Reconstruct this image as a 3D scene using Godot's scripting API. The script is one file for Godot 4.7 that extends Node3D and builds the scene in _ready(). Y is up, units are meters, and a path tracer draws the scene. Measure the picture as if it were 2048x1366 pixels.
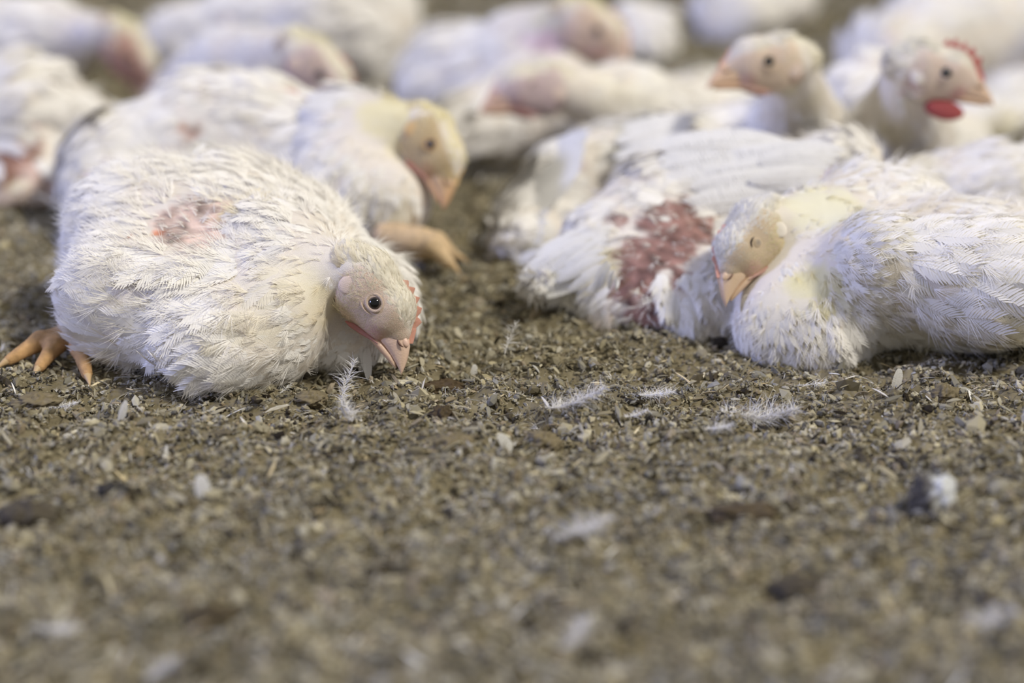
extends Node3D
# Broiler chickens resting on barn litter, photographed low and close with a long lens.
# Metres, y up. The camera stands at the origin looking along -z and a little down.

var rng := RandomNumberGenerator.new()
var wob := FastNoiseLite.new()        # ragged edges of the bare patches
var clump := FastNoiseLite.new()      # how the plumage falls in clumps
var M := {}
var VANE: ArrayMesh
var TUFT: ArrayMesh
var FUZZ: ArrayMesh
var FLIGHT: Array[ArrayMesh] = []
var taken := {}

func _ready() -> void:
	setup_view()
	rng.seed = 20240
	wob.seed = 5; wob.frequency = 38.0; wob.fractal_octaves = 3
	clump.seed = 9; clump.frequency = 22.0; clump.fractal_octaves = 2
	make_materials()
	VANE = vane_mesh(14, 0.31, 0.9, 1)
	TUFT = tuft_mesh(16, 0.016, 0.55)
	FUZZ = tuft_mesh(5, 0.050, 0.40)
	for i in 3:
		FLIGHT.append(flight_mesh(i))
	make_ground()
	make_birds()
	make_litter()
	make_loose_things()

func setup_view() -> void:
	var cam := Camera3D.new()
	cam.name = "camera"
	cam.position = Vector3(0, 0.6575, 0)
	cam.rotation_degrees = Vector3(-20, 0, 0)
	cam.fov = rad_to_deg(2.0 * atan(683.0 / 4320.0))
	cam.near = 0.1
	cam.far = 60.0
	var lens := CameraAttributesPhysical.new()
	lens.frustum_focal_length = 76.0
	lens.frustum_focus_distance = 1.80
	lens.exposure_aperture = 1.55
	cam.attributes = lens
	add_child(cam)
	cam.fov = rad_to_deg(2.0 * atan(683.0 / 4320.0))
	cam.current = true
	var env := Environment.new()
	env.background_mode = Environment.BG_SKY
	var sky := Sky.new()
	var sm := ProceduralSkyMaterial.new()
	sm.sky_top_color = Color(0.89, 0.885, 0.885)
	sm.sky_horizon_color = Color(0.80, 0.80, 0.81)
	sm.ground_bottom_color = Color(0.42, 0.38, 0.32)
	sm.ground_horizon_color = Color(0.55, 0.52, 0.47)
	sm.sky_energy_multiplier = 0.62
	sm.ground_energy_multiplier = 0.62
	sky.sky_material = sm
	env.sky = sky
	env.tonemap_mode = Environment.TONE_MAPPER_LINEAR
	env.tonemap_exposure = 1.24
	env.sdfgi_enabled = true
	env.ssao_enabled = true
	env.ssil_enabled = true
	var we := WorldEnvironment.new()
	we.name = "environment"
	we.environment = env
	add_child(we)
	# the barn's warm lamps overhead to the right, and cool daylight that comes in from the left
	sun("warm_key_light", Vector3(0.62, 0.95, 0.30), Color(1.0, 0.975, 0.925), 0.70, 9.0)
	sun("cool_daylight", Vector3(-0.95, 0.42, 0.16), Color(0.68, 0.73, 1.0), 0.50, 8.0)

func sun(called: String, from: Vector3, color: Color, energy: float, size: float) -> void:
	var l := DirectionalLight3D.new()
	l.name = called
	l.light_color = color
	l.light_energy = energy
	l.light_angular_distance = size
	l.shadow_enabled = true
	l.sky_mode = DirectionalLight3D.SKY_MODE_LIGHT_ONLY
	add_child(l)
	l.look_at_from_position(from, Vector3.ZERO)

# ---------------------------------------------------------------- helpers

func lin(r: int, g: int, b: int) -> Color:
	return Color8(r, g, b).srgb_to_linear()

func numbered(called: String) -> String:
	var n: int = taken.get(called, 0)
	taken[called] = n + 1
	return called if n == 0 else "%s_%03d" % [called, n]

func thing(called: String, label: String, category: String, at: Vector3, group := "") -> Node3D:
	var o := Node3D.new()
	o.name = numbered(called)
	o.position = at
	add_child(o)
	tag(o, label, category, group)
	return o

func tag(o: Node3D, label: String, category: String, group := "") -> void:
	o.set_meta("label", label)
	o.set_meta("category", category)
	if group:
		o.set_meta("group", group)

func obj(called: String, mesh: Mesh, m: Material, parent: Node3D, label := "") -> MeshInstance3D:
	var o := MeshInstance3D.new()
	o.name = called
	o.mesh = mesh
	o.material_override = m
	if label:
		o.set_meta("label", label)
	parent.add_child(o, true)
	return o

func stuff(called: String, mesh: Mesh, m: Material, xf: Array[Transform3D], tint: PackedColorArray, parent: Node3D) -> MultiMeshInstance3D:
	var mm := MultiMesh.new()
	mm.transform_format = MultiMesh.TRANSFORM_3D
	mm.use_colors = true
	mm.mesh = mesh
	mm.instance_count = xf.size()
	for i in xf.size():
		mm.set_instance_transform(i, xf[i])
		mm.set_instance_color(i, tint[i])
	var o := MultiMeshInstance3D.new()
	o.name = called
	o.multimesh = mm
	o.material_override = m
	o.set_meta("kind", "stuff")
	parent.add_child(o, true)
	return o

func mat(color: Color, rough: float, vertex := false, spec := 0.35) -> StandardMaterial3D:
	var m := StandardMaterial3D.new()
	m.albedo_color = color
	m.roughness = rough
	m.metallic_specular = spec
	m.vertex_color_use_as_albedo = vertex
	m.cull_mode = BaseMaterial3D.CULL_DISABLED
	return m

func noise_tex(freq: float, octaves: int, seed_: int, size := 512, ramp: Gradient = null, bump := false) -> NoiseTexture2D:
	var n := FastNoiseLite.new()
	n.seed = seed_
	n.frequency = freq
	n.fractal_octaves = octaves
	var t := NoiseTexture2D.new()
	t.width = size; t.height = size
	t.seamless = true
	t.noise = n
	if ramp: t.color_ramp = ramp
	if bump:
		t.as_normal_map = true
		t.bump_strength = 6.0
	return t

func relief(m: StandardMaterial3D, tex: Texture2D, per_metre: float, cm: float) -> void:
	m.heightmap_enabled = true
	m.heightmap_texture = tex
	m.heightmap_scale = cm
	m.uv1_triplanar = true
	m.uv1_scale = Vector3.ONE * per_metre

func make_materials() -> void:
	var fine := noise_tex(0.06, 4, 3)
	var pores := noise_tex(0.11, 2, 8)
	var f := mat(Color.WHITE, 0.75, true, 0.2)
	f.backlight_enabled = true
	f.backlight = Color(0.62, 0.60, 0.56)
	M.feather = f
	var fl := mat(Color(0.945, 0.94, 0.925), 0.6, false, 0.3)
	fl.backlight_enabled = true
	fl.backlight = Color(0.5, 0.49, 0.46)
	M.flight = fl
	var sk := mat(Color.WHITE, 0.7, true, 0.3)
	relief(sk, pores, 26.0, 0.06)
	M.skin = sk
	M.beak = mat(Color.WHITE, 0.42, true, 0.5)
	relief(M.beak, fine, 14.0, 0.02)
	M.comb = mat(Color.WHITE, 0.5, true, 0.45)
	relief(M.comb, pores, 30.0, 0.05)
	M.eye = mat(Color.WHITE, 0.06, true, 0.6)
	M.dark = mat(Color8(52, 34, 26), 0.8)
	M.foot = mat(Color.WHITE, 0.6, true, 0.4)
	relief(M.foot, pores, 22.0, 0.08)
	M.claw = mat(Color8(196, 168, 128), 0.45)
	M.litter = mat(Color.WHITE, 1.0, true, 0.0)
	var base := mat(Color8(104, 90, 72), 0.97, false, 0.15)
	var ramp := Gradient.new()
	ramp.set_color(0, Color8(98, 90, 70)); ramp.set_color(1, Color8(146, 137, 112))
	base.albedo_color = Color.WHITE
	base.albedo_texture = noise_tex(0.03, 5, 12, 512, ramp)
	base.uv1_triplanar = true
	base.uv1_world_triplanar = true
	base.uv1_scale = Vector3.ONE * 3.0
	base.heightmap_enabled = true
	base.heightmap_texture = fine
	base.heightmap_scale = 0.3
	M.base = base

# ---------------------------------------------------------------- feathers

func strip(st: SurfaceTool, pts: PackedVector3Array, side: PackedVector3Array, c: Color) -> void:
	# a ribbon whose half width at each point is side[i]
	for i in pts.size() - 1:
		var a := pts[i] - side[i]
		var b := pts[i] + side[i]
		var d := pts[i + 1] - side[i + 1]
		var e := pts[i + 1] + side[i + 1]
		st.set_color(c)
		st.add_vertex(a); st.add_vertex(d); st.add_vertex(b)
		if side[i + 1].length_squared() > 1e-12:
			st.add_vertex(b); st.add_vertex(d); st.add_vertex(e)

func vane_mesh(barbs: int, half: float, full: float, seed_: int) -> ArrayMesh:
	# a small body feather of unit length along +y, arched along z, its barbs apart at the rim
	var r := RandomNumberGenerator.new()
	r.seed = seed_
	var st := SurfaceTool.new()
	st.begin(Mesh.PRIMITIVE_TRIANGLES)
	var lift := func(x: float, y: float) -> float: return -0.17 * y * y - 0.45 * x * x
	for s in [-1.0, 1.0]:
		for k in barbs:
			var t := float(k) / (barbs - 1)
			var y0 := 0.06 + 0.80 * t
			var w := half * pow(sin(PI * (0.12 + 0.80 * t * full + 0.06)), 0.7) * r.randf_range(0.86, 1.08)
			var rise := 0.20 + 0.06 * t
			var pts := PackedVector3Array()
			var side := PackedVector3Array()
			for q in 3:
				var u := q / 2.0
				var x: float = s * w * u * (1.0 - 0.12 * u)
				var y := y0 + rise * u * (0.7 + 0.5 * u) + r.randf_range(-0.012, 0.012) * u
				pts.append(Vector3(x, y, lift.call(x, y) + r.randf_range(-0.006, 0.006)))
				var hw := 0.80 / barbs * (0.80 if q == 0 else 0.66 if q == 1 else 0.12)
				side.append(Vector3(-s * 0.35, 0.93, 0.0) * hw)
			strip(st, pts, side, Color.WHITE)
	var rp := PackedVector3Array()
	var rs := PackedVector3Array()
	for q in 5:
		var y := q / 4.0 * 0.96
		rp.append(Vector3(0, y, lift.call(0.0, y) + 0.006))
		rs.append(Vector3(0.016 * (1.0 - q / 4.4), 0, 0))
	strip(st, rp, rs, Color.WHITE)
	st.generate_normals()
	return st.commit()

func tuft_mesh(strands: int, thick: float, spread: float) -> ArrayMesh:
	var r := RandomNumberGenerator.new()
	r.seed = 77
	var st := SurfaceTool.new()
	st.begin(Mesh.PRIMITIVE_TRIANGLES)
	for k in strands:
		var a := r.randf_range(-spread, spread)
		var b := r.randf_range(-0.2, 0.4)
		var l := r.randf_range(0.6, 1.0)
		var curl := r.randf_range(-0.5, 0.5)
		var pts := PackedVector3Array()
		var side := PackedVector3Array()
		for q in 4:
			var u := q / 3.0
			pts.append(Vector3(sin(a + curl * u) * u * l, cos(a) * u * l, sin(b) * u * l - 0.10 * u * u))
			side.append(Vector3(cos(a), -sin(a), 0) * thick * (1.0 - u))
		strip(st, pts, side, Color.WHITE)
	st.generate_normals()
	return st.commit()

func flight_mesh(kind: int) -> ArrayMesh:
	# a stiff wing or tail feather of unit length: shaft, two vanes with thickness, a few splits in the rim
	var r := RandomNumberGenerator.new()
	r.seed = 300 + kind
	var st := SurfaceTool.new()
	st.begin(Mesh.PRIMITIVE_TRIANGLES)
	st.set_smooth_group(-1)
	st.set_color(Color.WHITE)
	var n := 26
	for s in [-1.0, 1.0]:
		var wide: float = 0.105 if s > 0 else 0.062 + 0.03 * (kind % 2)
		var split := r.randi_range(9, 20)
		for layer in [0.0, -0.004]:
			for k in n:
				var t0 := float(k) / n
				var t1 := float(k + 1) / n * 1.0
				var gap := 0.35 if k == split or k == split + 5 else 0.0
				for u in 2:
					var u0 := u * 0.5
					var u1 := u * 0.5 + 0.5
					var p := [flight_point(s * wide, t0, u0, layer, 0.0), flight_point(s * wide, t1 - 0.004, u0, layer, 0.0), flight_point(s * wide, t1 - 0.006 - gap / n * u1, u1, layer, r.randf_range(-0.04, 0.04)), flight_point(s * wide, t0, u1, layer, r.randf_range(-0.02, 0.02))]
					for q in [0, 1, 2, 0, 2, 3]:
						st.add_vertex(p[q])
	var rp := PackedVector3Array()
	var rs := PackedVector3Array()
	for q in 9:
		var y := q / 8.0
		rp.append(flight_point(0.0, y, 0.0, 0.006, 0.0))
		rs.append(Vector3(0.013 * (1.0 - y * 0.85), 0, 0))
	strip(st, rp, rs, Color.WHITE)
	st.generate_normals()
	return st.commit()

func flight_point(wide: float, t: float, u: float, layer: float, jag: float) -> Vector3:
	var outline := pow(clampf(sin(PI * clampf(0.10 + 0.9 * t, 0.0, 1.0)), 0.0, 1.0), 0.42) if t > 0.5 else pow(clampf((t + 0.03) / 0.35, 0.0, 1.0), 0.5)
	outline = minf(outline, 1.0)
	var x := wide * u * outline * (1.0 + jag)
	var y := t * 0.94 + 0.055 * u * (1.0 - t * 0.6) + jag * 0.1
	return Vector3(x, y, -0.16 * y * y - 1.6 * x * x + layer)

# ---------------------------------------------------------------- flesh: tapered capsules joined by a smooth minimum, meshed as surface nets

class Field:
	var a := PackedVector3Array()
	var d := PackedVector3Array()
	var flow := PackedVector3Array()
	var il := PackedFloat32Array()
	var ra := PackedFloat32Array()
	var dr := PackedFloat32Array()
	var k := 0.02
	var floor_y := -100.0

	func bone(p: Vector3, r0: float, q: Vector3, r1: float, along := Vector3.ZERO) -> void:
		var v := q - p
		a.append(p); d.append(v); ra.append(r0); dr.append(r1 - r0)
		il.append(1.0 / maxf(v.length_squared(), 1e-9))
		flow.append(along if along != Vector3.ZERO else v)

	func at(p: Vector3) -> float:
		var v := 1e3
		for i in a.size():
			var q := p - a[i]
			var t := clampf(q.dot(d[i]) * il[i], 0.0, 1.0)
			var e := (q - d[i] * t).length() - ra[i] - dr[i] * t
			var h := k - absf(v - e)
			v = minf(v, e)
			if h > 0.0:
				v -= h * h / (4.0 * k)
		return maxf(v, floor_y - p.y)

	func flow_at(p: Vector3) -> Vector3:
		var s := Vector3.ZERO
		for i in a.size():
			var q := p - a[i]
			var t := clampf(q.dot(d[i]) * il[i], 0.0, 1.0)
			var e := (q - d[i] * t).length() - ra[i] - dr[i] * t
			s += flow[i].normalized() * exp(-maxf(e, -0.01) / 0.012)
		return s

	func bounds() -> AABB:
		var b := AABB(a[0], Vector3.ZERO)
		for i in a.size():
			var r := maxf(ra[i], ra[i] + dr[i])
			for p in [a[i], a[i] + d[i]]:
				b = b.expand(p + Vector3.ONE * r).expand(p - Vector3.ONE * r)
		return b

class Hide:
	var v := PackedVector3Array()
	var n := PackedVector3Array()
	var f := PackedInt32Array()

func nets(fd: Field, cell: float) -> Hide:
	var box := fd.bounds().grow(cell * 2.0)
	var bn := Vector3i((box.size / (cell * 4.0)).ceil())
	var nx := bn.x * 4 + 1
	var ny := bn.y * 4 + 1
	var nz := bn.z * 4 + 1
	var val := PackedFloat32Array()
	val.resize(nx * ny * nz)
	val.fill(1e9)
	var o := box.position
	var live := PackedInt32Array()
	var reach := cell * 4.0 * 0.9 + 0.002
	for bz in bn.z: for by in bn.y: for bx in bn.x:
		if absf(fd.at(o + Vector3(bx * 4 + 2, by * 4 + 2, bz * 4 + 2) * cell)) > reach:
			continue
		for z in 5: for y in 5: for x in 5:
			var i := ((bz * 4 + z) * ny + by * 4 + y) * nx + bx * 4 + x
			if val[i] > 1e8:
				val[i] = fd.at(o + Vector3(bx * 4 + x, by * 4 + y, bz * 4 + z) * cell)
			if x < 4 and y < 4 and z < 4:
				live.append(i)
	var s := Hide.new()
	var where := PackedInt32Array()
	where.resize(val.size())
	where.fill(-1)
	var off := PackedInt32Array([0, 1, nx, nx + 1, nx * ny, nx * ny + 1, nx * ny + nx, nx * ny + nx + 1])
	var ends := PackedInt32Array([0, 1, 2, 3, 4, 5, 6, 7, 0, 2, 1, 3, 4, 6, 5, 7, 0, 4, 1, 5, 2, 6, 3, 7])
	for i in live:
		var neg := 0
		for c in 8:
			if val[i + off[c]] < 0.0: neg += 1
		if neg == 0 or neg == 8:
			continue
		var sum := Vector3.ZERO
		var m := 0
		for e in 12:
			var c0 := ends[e * 2]
			var c1 := ends[e * 2 + 1]
			var v0 := val[i + off[c0]]
			var v1 := val[i + off[c1]]
			if (v0 < 0.0) != (v1 < 0.0):
				var t := v0 / (v0 - v1)
				var p0 := Vector3(c0 & 1, (c0 >> 1) & 1, c0 >> 2)
				var p1 := Vector3(c1 & 1, (c1 >> 1) & 1, c1 >> 2)
				sum += p0.lerp(p1, t)
				m += 1
		@warning_ignore("integer_division")
		var g := Vector3(i % nx, (i / nx) % ny, i / (nx * ny))
		where[i] = s.v.size()
		s.v.append(o + (g + sum / m) * cell)
	var step := PackedInt32Array([1, nx, nx * ny])
	for i in live:
		if where[i] < 0:
			continue
		for ax in 3:
			var u: int = step[(ax + 1) % 3]
			var w: int = step[(ax + 2) % 3]
			if i - u - w < 0: continue
			var inside := val[i] < 0.0
			if inside == (val[i + step[ax]] < 0.0): continue
			var q0 := where[i]
			var q1 := where[i - u]
			var q2 := where[i - u - w]
			var q3 := where[i - w]
			if q1 < 0 or q2 < 0 or q3 < 0: continue
			if inside:
				s.f.append_array(PackedInt32Array([q0, q2, q1, q0, q3, q2]))
			else:
				s.f.append_array(PackedInt32Array([q0, q1, q2, q0, q2, q3]))
	s.n.resize(s.v.size())
	for t in range(0, s.f.size(), 3):
		var a := s.v[s.f[t]]
		var nn := (s.v[s.f[t + 2]] - a).cross(s.v[s.f[t + 1]] - a)
		for q in 3:
			s.n[s.f[t + q]] += nn
	for i in s.n.size():
		s.n[i] = s.n[i].normalized()
	return s

func skin_mesh(parts: Array, colors: Array) -> ArrayMesh:
	var v := PackedVector3Array()
	var n := PackedVector3Array()
	var c := PackedColorArray()
	var f := PackedInt32Array()
	for k in parts.size():
		var s: Hide = parts[k]
		var at := v.size()
		v.append_array(s.v); n.append_array(s.n); c.append_array(colors[k])
		for i in s.f: f.append(i + at)
	var arr := []
	arr.resize(Mesh.ARRAY_MAX)
	arr[Mesh.ARRAY_VERTEX] = v
	arr[Mesh.ARRAY_NORMAL] = n
	arr[Mesh.ARRAY_COLOR] = c
	arr[Mesh.ARRAY_INDEX] = f
	var am := ArrayMesh.new()
	am.add_surface_from_arrays(Mesh.PRIMITIVE_TRIANGLES, arr)
	return am

# a tube with an oval, flat-bottomed section along points (x = forward, y = up) in the head's own axes
func loft(rings: Array, seg: int, flat: float, c0: Color, c1: Color) -> ArrayMesh:
	var st := SurfaceTool.new()
	st.begin(Mesh.PRIMITIVE_TRIANGLES)
	st.set_smooth_group(0)
	for i in rings.size() - 1:
		for k in seg:
			var p := []
			for q in [[i, k], [i + 1, k], [i + 1, k + 1], [i, k + 1]]:
				var r: Array = rings[q[0]]
				var th: float = TAU * q[1] / seg
				var y: float = cos(th) * (r[2] if cos(th) > 0.0 else r[2] * flat)
				var sx: float = sin(th) if cos(th) > 0.0 else signf(sin(th)) * pow(absf(sin(th)), 0.5)
				p.append([Vector3(r[0] - y * r[4], r[1] + y, sx * r[3]), float(q[0]) / (rings.size() - 1)])
			for q in [0, 2, 1, 0, 3, 2]:
				st.set_color(c0.lerp(c1, p[q][1]))
				st.add_vertex(p[q][0])
	st.index()
	st.generate_normals()
	return st.commit()

func ball(center: Vector3, radii: Vector3, seg: int, color: Callable) -> ArrayMesh:
	var st := SurfaceTool.new()
	st.begin(Mesh.PRIMITIVE_TRIANGLES)
	st.set_smooth_group(0)
	for i in seg:
		for k in seg * 2:
			var p := []
			for q in [[i, k], [i + 1, k], [i + 1, k + 1], [i, k + 1]]:
				var a: float = PI * q[0] / seg
				var b: float = PI * q[1] / seg
				p.append(Vector3(sin(a) * cos(b), sin(a) * sin(b), cos(a)))
			for q in [0, 1, 2, 0, 2, 3]:
				st.set_color(color.call(p[q]))
				st.add_vertex(center + p[q] * radii)
	st.index()
	st.generate_normals()
	return st.commit()

func ring(center: Vector3, big: Vector2, thick: float, from: float, to: float, c: Color, side: float, turn := 0.0) -> ArrayMesh:
	var st := SurfaceTool.new()
	st.begin(Mesh.PRIMITIVE_TRIANGLES)
	st.set_smooth_group(0)
	var n := 22
	for i in n:
		for k in 8:
			var p := []
			for q in [[i, k], [i + 1, k], [i + 1, k + 1], [i, k + 1]]:
				var a: float = lerpf(from, to, float(q[0]) / n)
				var b: float = TAU * q[1] / 8.0
				var end: float = 1.0 if to - from > 6.2 else sin(PI * clampf(float(q[0]) / n, 0.02, 0.98))
				var w := Vector2(cos(a) * (big.x + cos(b) * thick * end), sin(a) * (big.y + cos(b) * thick * end)).rotated(turn)
				p.append(center + Vector3(w.x, w.y, side * sin(b) * thick * end))
			for q in [0, 1, 2, 0, 2, 3]:
				st.set_color(c)
				st.add_vertex(p[q])
	st.index()
	st.generate_normals()
	return st.commit()

# ---------------------------------------------------------------- the bird

class Bird:
	var root: Node3D
	var body := Field.new()
	var bare := []        # [centre, radius, skin colour]
	var tints := []       # [centre, radius, feather colour, share]
	var bigs := []        # [centre, radius, factor]
	var part := 0.0       # how strongly the feathers part round the bare patches
	var head := Transform3D()
	var headed := false
	var look := {}
	var cell := 0.006
	var long := 0.030     # length of a body feather
	var count := 3000
	var downs := 800
	var lift := 0.115
	var white := Color8(250, 248, 244).srgb_to_linear()

func bird(label: String, at: Vector3) -> Bird:
	var b := Bird.new()
	b.root = thing("chicken", label, "chicken", at, "broiler chickens on the litter")
	b.body.k = 0.024
	b.body.floor_y = 0.004
	return b

func head_field(k: float) -> Field:
	var f := Field.new()
	f.k = 18.0 * k
	f.bone(Vector3(-45, 15, 0) * k, 56 * k, Vector3(25, 17, 0) * k, 51 * k, Vector3(-1, 0, 0))
	f.bone(Vector3(25, 14, 0) * k, 49 * k, Vector3(70, 4, 0) * k, 27 * k, Vector3(-1, 0, 0))
	f.bone(Vector3(-35, -28, 0) * k, 47 * k, Vector3(48, -30, 0) * k, 21 * k, Vector3(-1, 0, 0))
	for s in [-1, 1]:
		f.bone(Vector3(-30, -18, 16 * s) * k, 34 * k, Vector3(30, -12, 12 * s) * k, 30 * k, Vector3(-1, 0, 0))
	f.bone(Vector3(-50, 5, 0) * k, 55 * k, Vector3(-84, -2, 0) * k, 52 * k, Vector3(-1, 0, 0))
	return f

# how far out to the side the head's surface lies at (x, y), head units
func flank(hf: Field, k: float, x: float, y: float) -> float:
	var z := 75.0
	while z > 2.0 and hf.at(Vector3(x, y, z) * k) > 0.0:
		z -= 0.5
	return z

func patch_skin(b: Bird, p: Vector3, base: Color) -> Color:
	var c := base
	for t in b.tints:
		var e: float = p.distance_to(t[0]) / t[1] + wob.get_noise_3dv(p) * 0.5
		c = c.lerp(t[2], t[3] * (1.0 - smoothstep(0.6, 1.15, e)))
	for t in b.bare:
		var e: float = p.distance_to(t[0]) / t[1] + wob.get_noise_3dv(p) * 0.4
		var m: float = 1.0 + 0.9 * wob.get_noise_3dv(p * 1.9 + Vector3.ONE) + 0.5 * clump.get_noise_3dv(p * 1.3)
		c = c.lerp(Color(t[2].r * m, t[2].g * m, t[2].b * m), 1.0 - smoothstep(0.85, 1.15, e))
	return c

func bare_at(b: Bird, p: Vector3) -> float:
	var m := 0.0
	for t in b.bare:
		var e: float = p.distance_to(t[0]) / t[1] + wob.get_noise_3dv(p) * 0.4
		m = maxf(m, 1.0 - smoothstep(0.80, 1.05, e))
	return m

func scatter(s: Hide, n: int, put: Callable) -> void:
	var acc := PackedFloat32Array()
	var sum := 0.0
	for t in range(0, s.f.size(), 3):
		sum += (s.v[s.f[t + 1]] - s.v[s.f[t]]).cross(s.v[s.f[t + 2]] - s.v[s.f[t]]).length()
		acc.append(sum)
	for i in n:
		var t := acc.bsearch(rng.randf() * sum) * 3
		if t >= s.f.size(): continue
		var u := rng.randf()
		var v := rng.randf()
		if u + v > 1.0:
			u = 1.0 - u; v = 1.0 - v
		var w := 1.0 - u - v
		put.call(s.v[s.f[t]] * w + s.v[s.f[t + 1]] * u + s.v[s.f[t + 2]] * v, (s.n[s.f[t]] * w + s.n[s.f[t + 1]] * u + s.n[s.f[t + 2]] * v).normalized())

func feather_at(p: Vector3, n: Vector3, flow: Vector3, long: float, wide: float, lift: float, turn: float) -> Transform3D:
	var t := (flow - n * flow.dot(n))
	if t.length() < 1e-4: t = n.cross(Vector3.UP) + Vector3(1e-3, 0, 0)
	t = t.normalized().rotated(n, turn)
	var y := (t * cos(lift) + n * sin(lift)).normalized()
	var x := y.cross(n).normalized()
	var z := x.cross(y)
	return Transform3D(Basis(x * wide, y * long, z * long), p - n * minf(0.0012, long * 0.05))

func finish(b: Bird) -> void:
	var k: float = b.look.get("k", 0.000417)
	var skins := [nets(b.body, b.cell)]
	var colors := []
	var down := lin(236, 228, 216)
	var cols := PackedColorArray()
	for p in skins[0].v:
		cols.append(patch_skin(b, p, down))
	colors.append(cols)
	var hf: Field
	if b.headed:
		hf = head_field(k)
		var hs := nets(hf, maxf(0.0022, b.cell * 0.45))
		var hc := PackedColorArray()
		var face: Color = b.look.get("face", lin(222, 196, 180))
		for i in hs.v.size():
			var q: Vector3 = hs.v[i] / k
			var m := face_mask(q)
			var c := down.lerp(face, m)
			# the ear opening and the corner of the mouth are a little redder
			c = c.lerp(b.look.get("flush", lin(206, 158, 148)), 0.6 * m * (1.0 - smoothstep(10.0, 34.0, Vector2(q.x - 52, q.y + 40).length())))
			c = c.lerp(b.look.get("flush", lin(206, 158, 148)), 0.35 * m * (1.0 - smoothstep(8.0, 24.0, Vector2(q.x + 66, q.y + 44).length())))
			hc.append(c)
			hs.v[i] = b.head * hs.v[i]
			hs.n[i] = b.head.basis * hs.n[i]
		skins.append(hs)
		colors.append(hc)
	obj("body", skin_mesh(skins, colors), M.skin, b.root)
	# plumage
	var xf: Array[Transform3D] = []
	var tint := PackedColorArray()
	var xs: Array[Transform3D] = []
	var tints2 := PackedColorArray()
	var xf3: Array[Transform3D] = []
	var tint3 := PackedColorArray()
	var hc0 := b.head.origin
	var cover := func(p: Vector3, n: Vector3) -> void:
		if p.y < 0.006 and n.y < -0.3: return
		var bm := bare_at(b, p)
		var hair := rng.randf() < bm
		if hair and rng.randf() > 0.42: return
		var flow := b.body.flow_at(p)
		if b.part > 0.0:
			for t in b.bare:
				var away: Vector3 = p - t[0]
				flow += away.normalized() * flow.length() * b.part * (1.0 - smoothstep(0.9, 2.2, away.length() / t[1]))
		var size := 1.0
		if b.headed:
			var near := p.distance_to(hc0)
			if near < 0.07:
				var hq: Vector3 = b.head.affine_inverse() * p
				if hf.at(hq) < 0.001 or (hq.x > -62.0 * k and face_mask(hq / k) > 0.4 and hf.at(hq) < 0.008): return
			size = lerpf(0.42, 1.0, smoothstep(0.04, 0.13, near))
		for t in b.bigs:
			size *= lerpf(t[2], 1.0, smoothstep(0.6, 1.0, p.distance_to(t[0]) / t[1]))
		var c := b.white
		for t in b.tints:
			var e: float = p.distance_to(t[0]) / t[1] + wob.get_noise_3dv(p) * 0.5
			c = c.lerp(t[2], t[3] * (1.0 - smoothstep(0.6, 1.15, e)))
		var v := rng.randf_range(0.93, 1.04)
		c = Color(c.r * v, c.g * v, c.b * v)
		var cl := clump.get_noise_3dv(p)
		var long := b.long * size * rng.randf_range(0.8, 1.2)
		var turn := cl * 0.5 + rng.randfn(0, 0.16)
		if hair:
			xs.append(feather_at(p, n, flow, long * 0.55, long * rng.randf_range(0.10, 0.30), rng.randf_range(0.05, 0.5), turn + rng.randfn(0, 0.5)))
			tints2.append(c)
		else:
			var rise := b.lift * rng.randf_range(0.55, 1.3) + maxf(0.0, cl - 0.2) * 0.3
			var wide := long * rng.randf_range(0.85, 1.15)
			var lay := feather_at(p, n, flow, long, wide, rise, turn)
			for again in 3:
				# in a fold of the body the feather has to rise over the next swelling
				if b.body.at(lay * Vector3(0, 0.8, -0.10)) > -0.0042: break
				rise += 0.25
				lay = feather_at(p, n, flow, long, wide, rise, turn)
			xf.append(lay)
			tint.append(c)
	scatter(skins[0], b.count, cover)
	var fluff := func(p: Vector3, n: Vector3) -> void:
		if p.y < 0.006 and n.y < -0.3: return
		if rng.randf() < bare_at(b, p): return
		var size := 1.0
		if b.headed:
			var near := p.distance_to(hc0)
			if near < 0.07:
				var hq: Vector3 = b.head.affine_inverse() * p
				if hf.at(hq) < 0.001 or (hq.x > -62.0 * k and face_mask(hq / k) > 0.4 and hf.at(hq) < 0.008): return
			size = lerpf(0.5, 1.0, smoothstep(0.04, 0.13, near))
		var c := b.white
		for t in b.tints:
			var e: float = p.distance_to(t[0]) / t[1] + wob.get_noise_3dv(p) * 0.5
			c = c.lerp(t[2], t[3] * (1.0 - smoothstep(0.6, 1.15, e)))
		var long := b.long * size * rng.randf_range(0.7, 1.15)
		xs.append(feather_at(p, n, b.body.flow_at(p), long, long * 0.8, rng.randf_range(0.10, 0.45), clump.get_noise_3dv(p) * 1.0 + rng.randfn(0, 0.4)))
		tints2.append(c)
	scatter(skins[0], b.downs, fluff)
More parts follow.
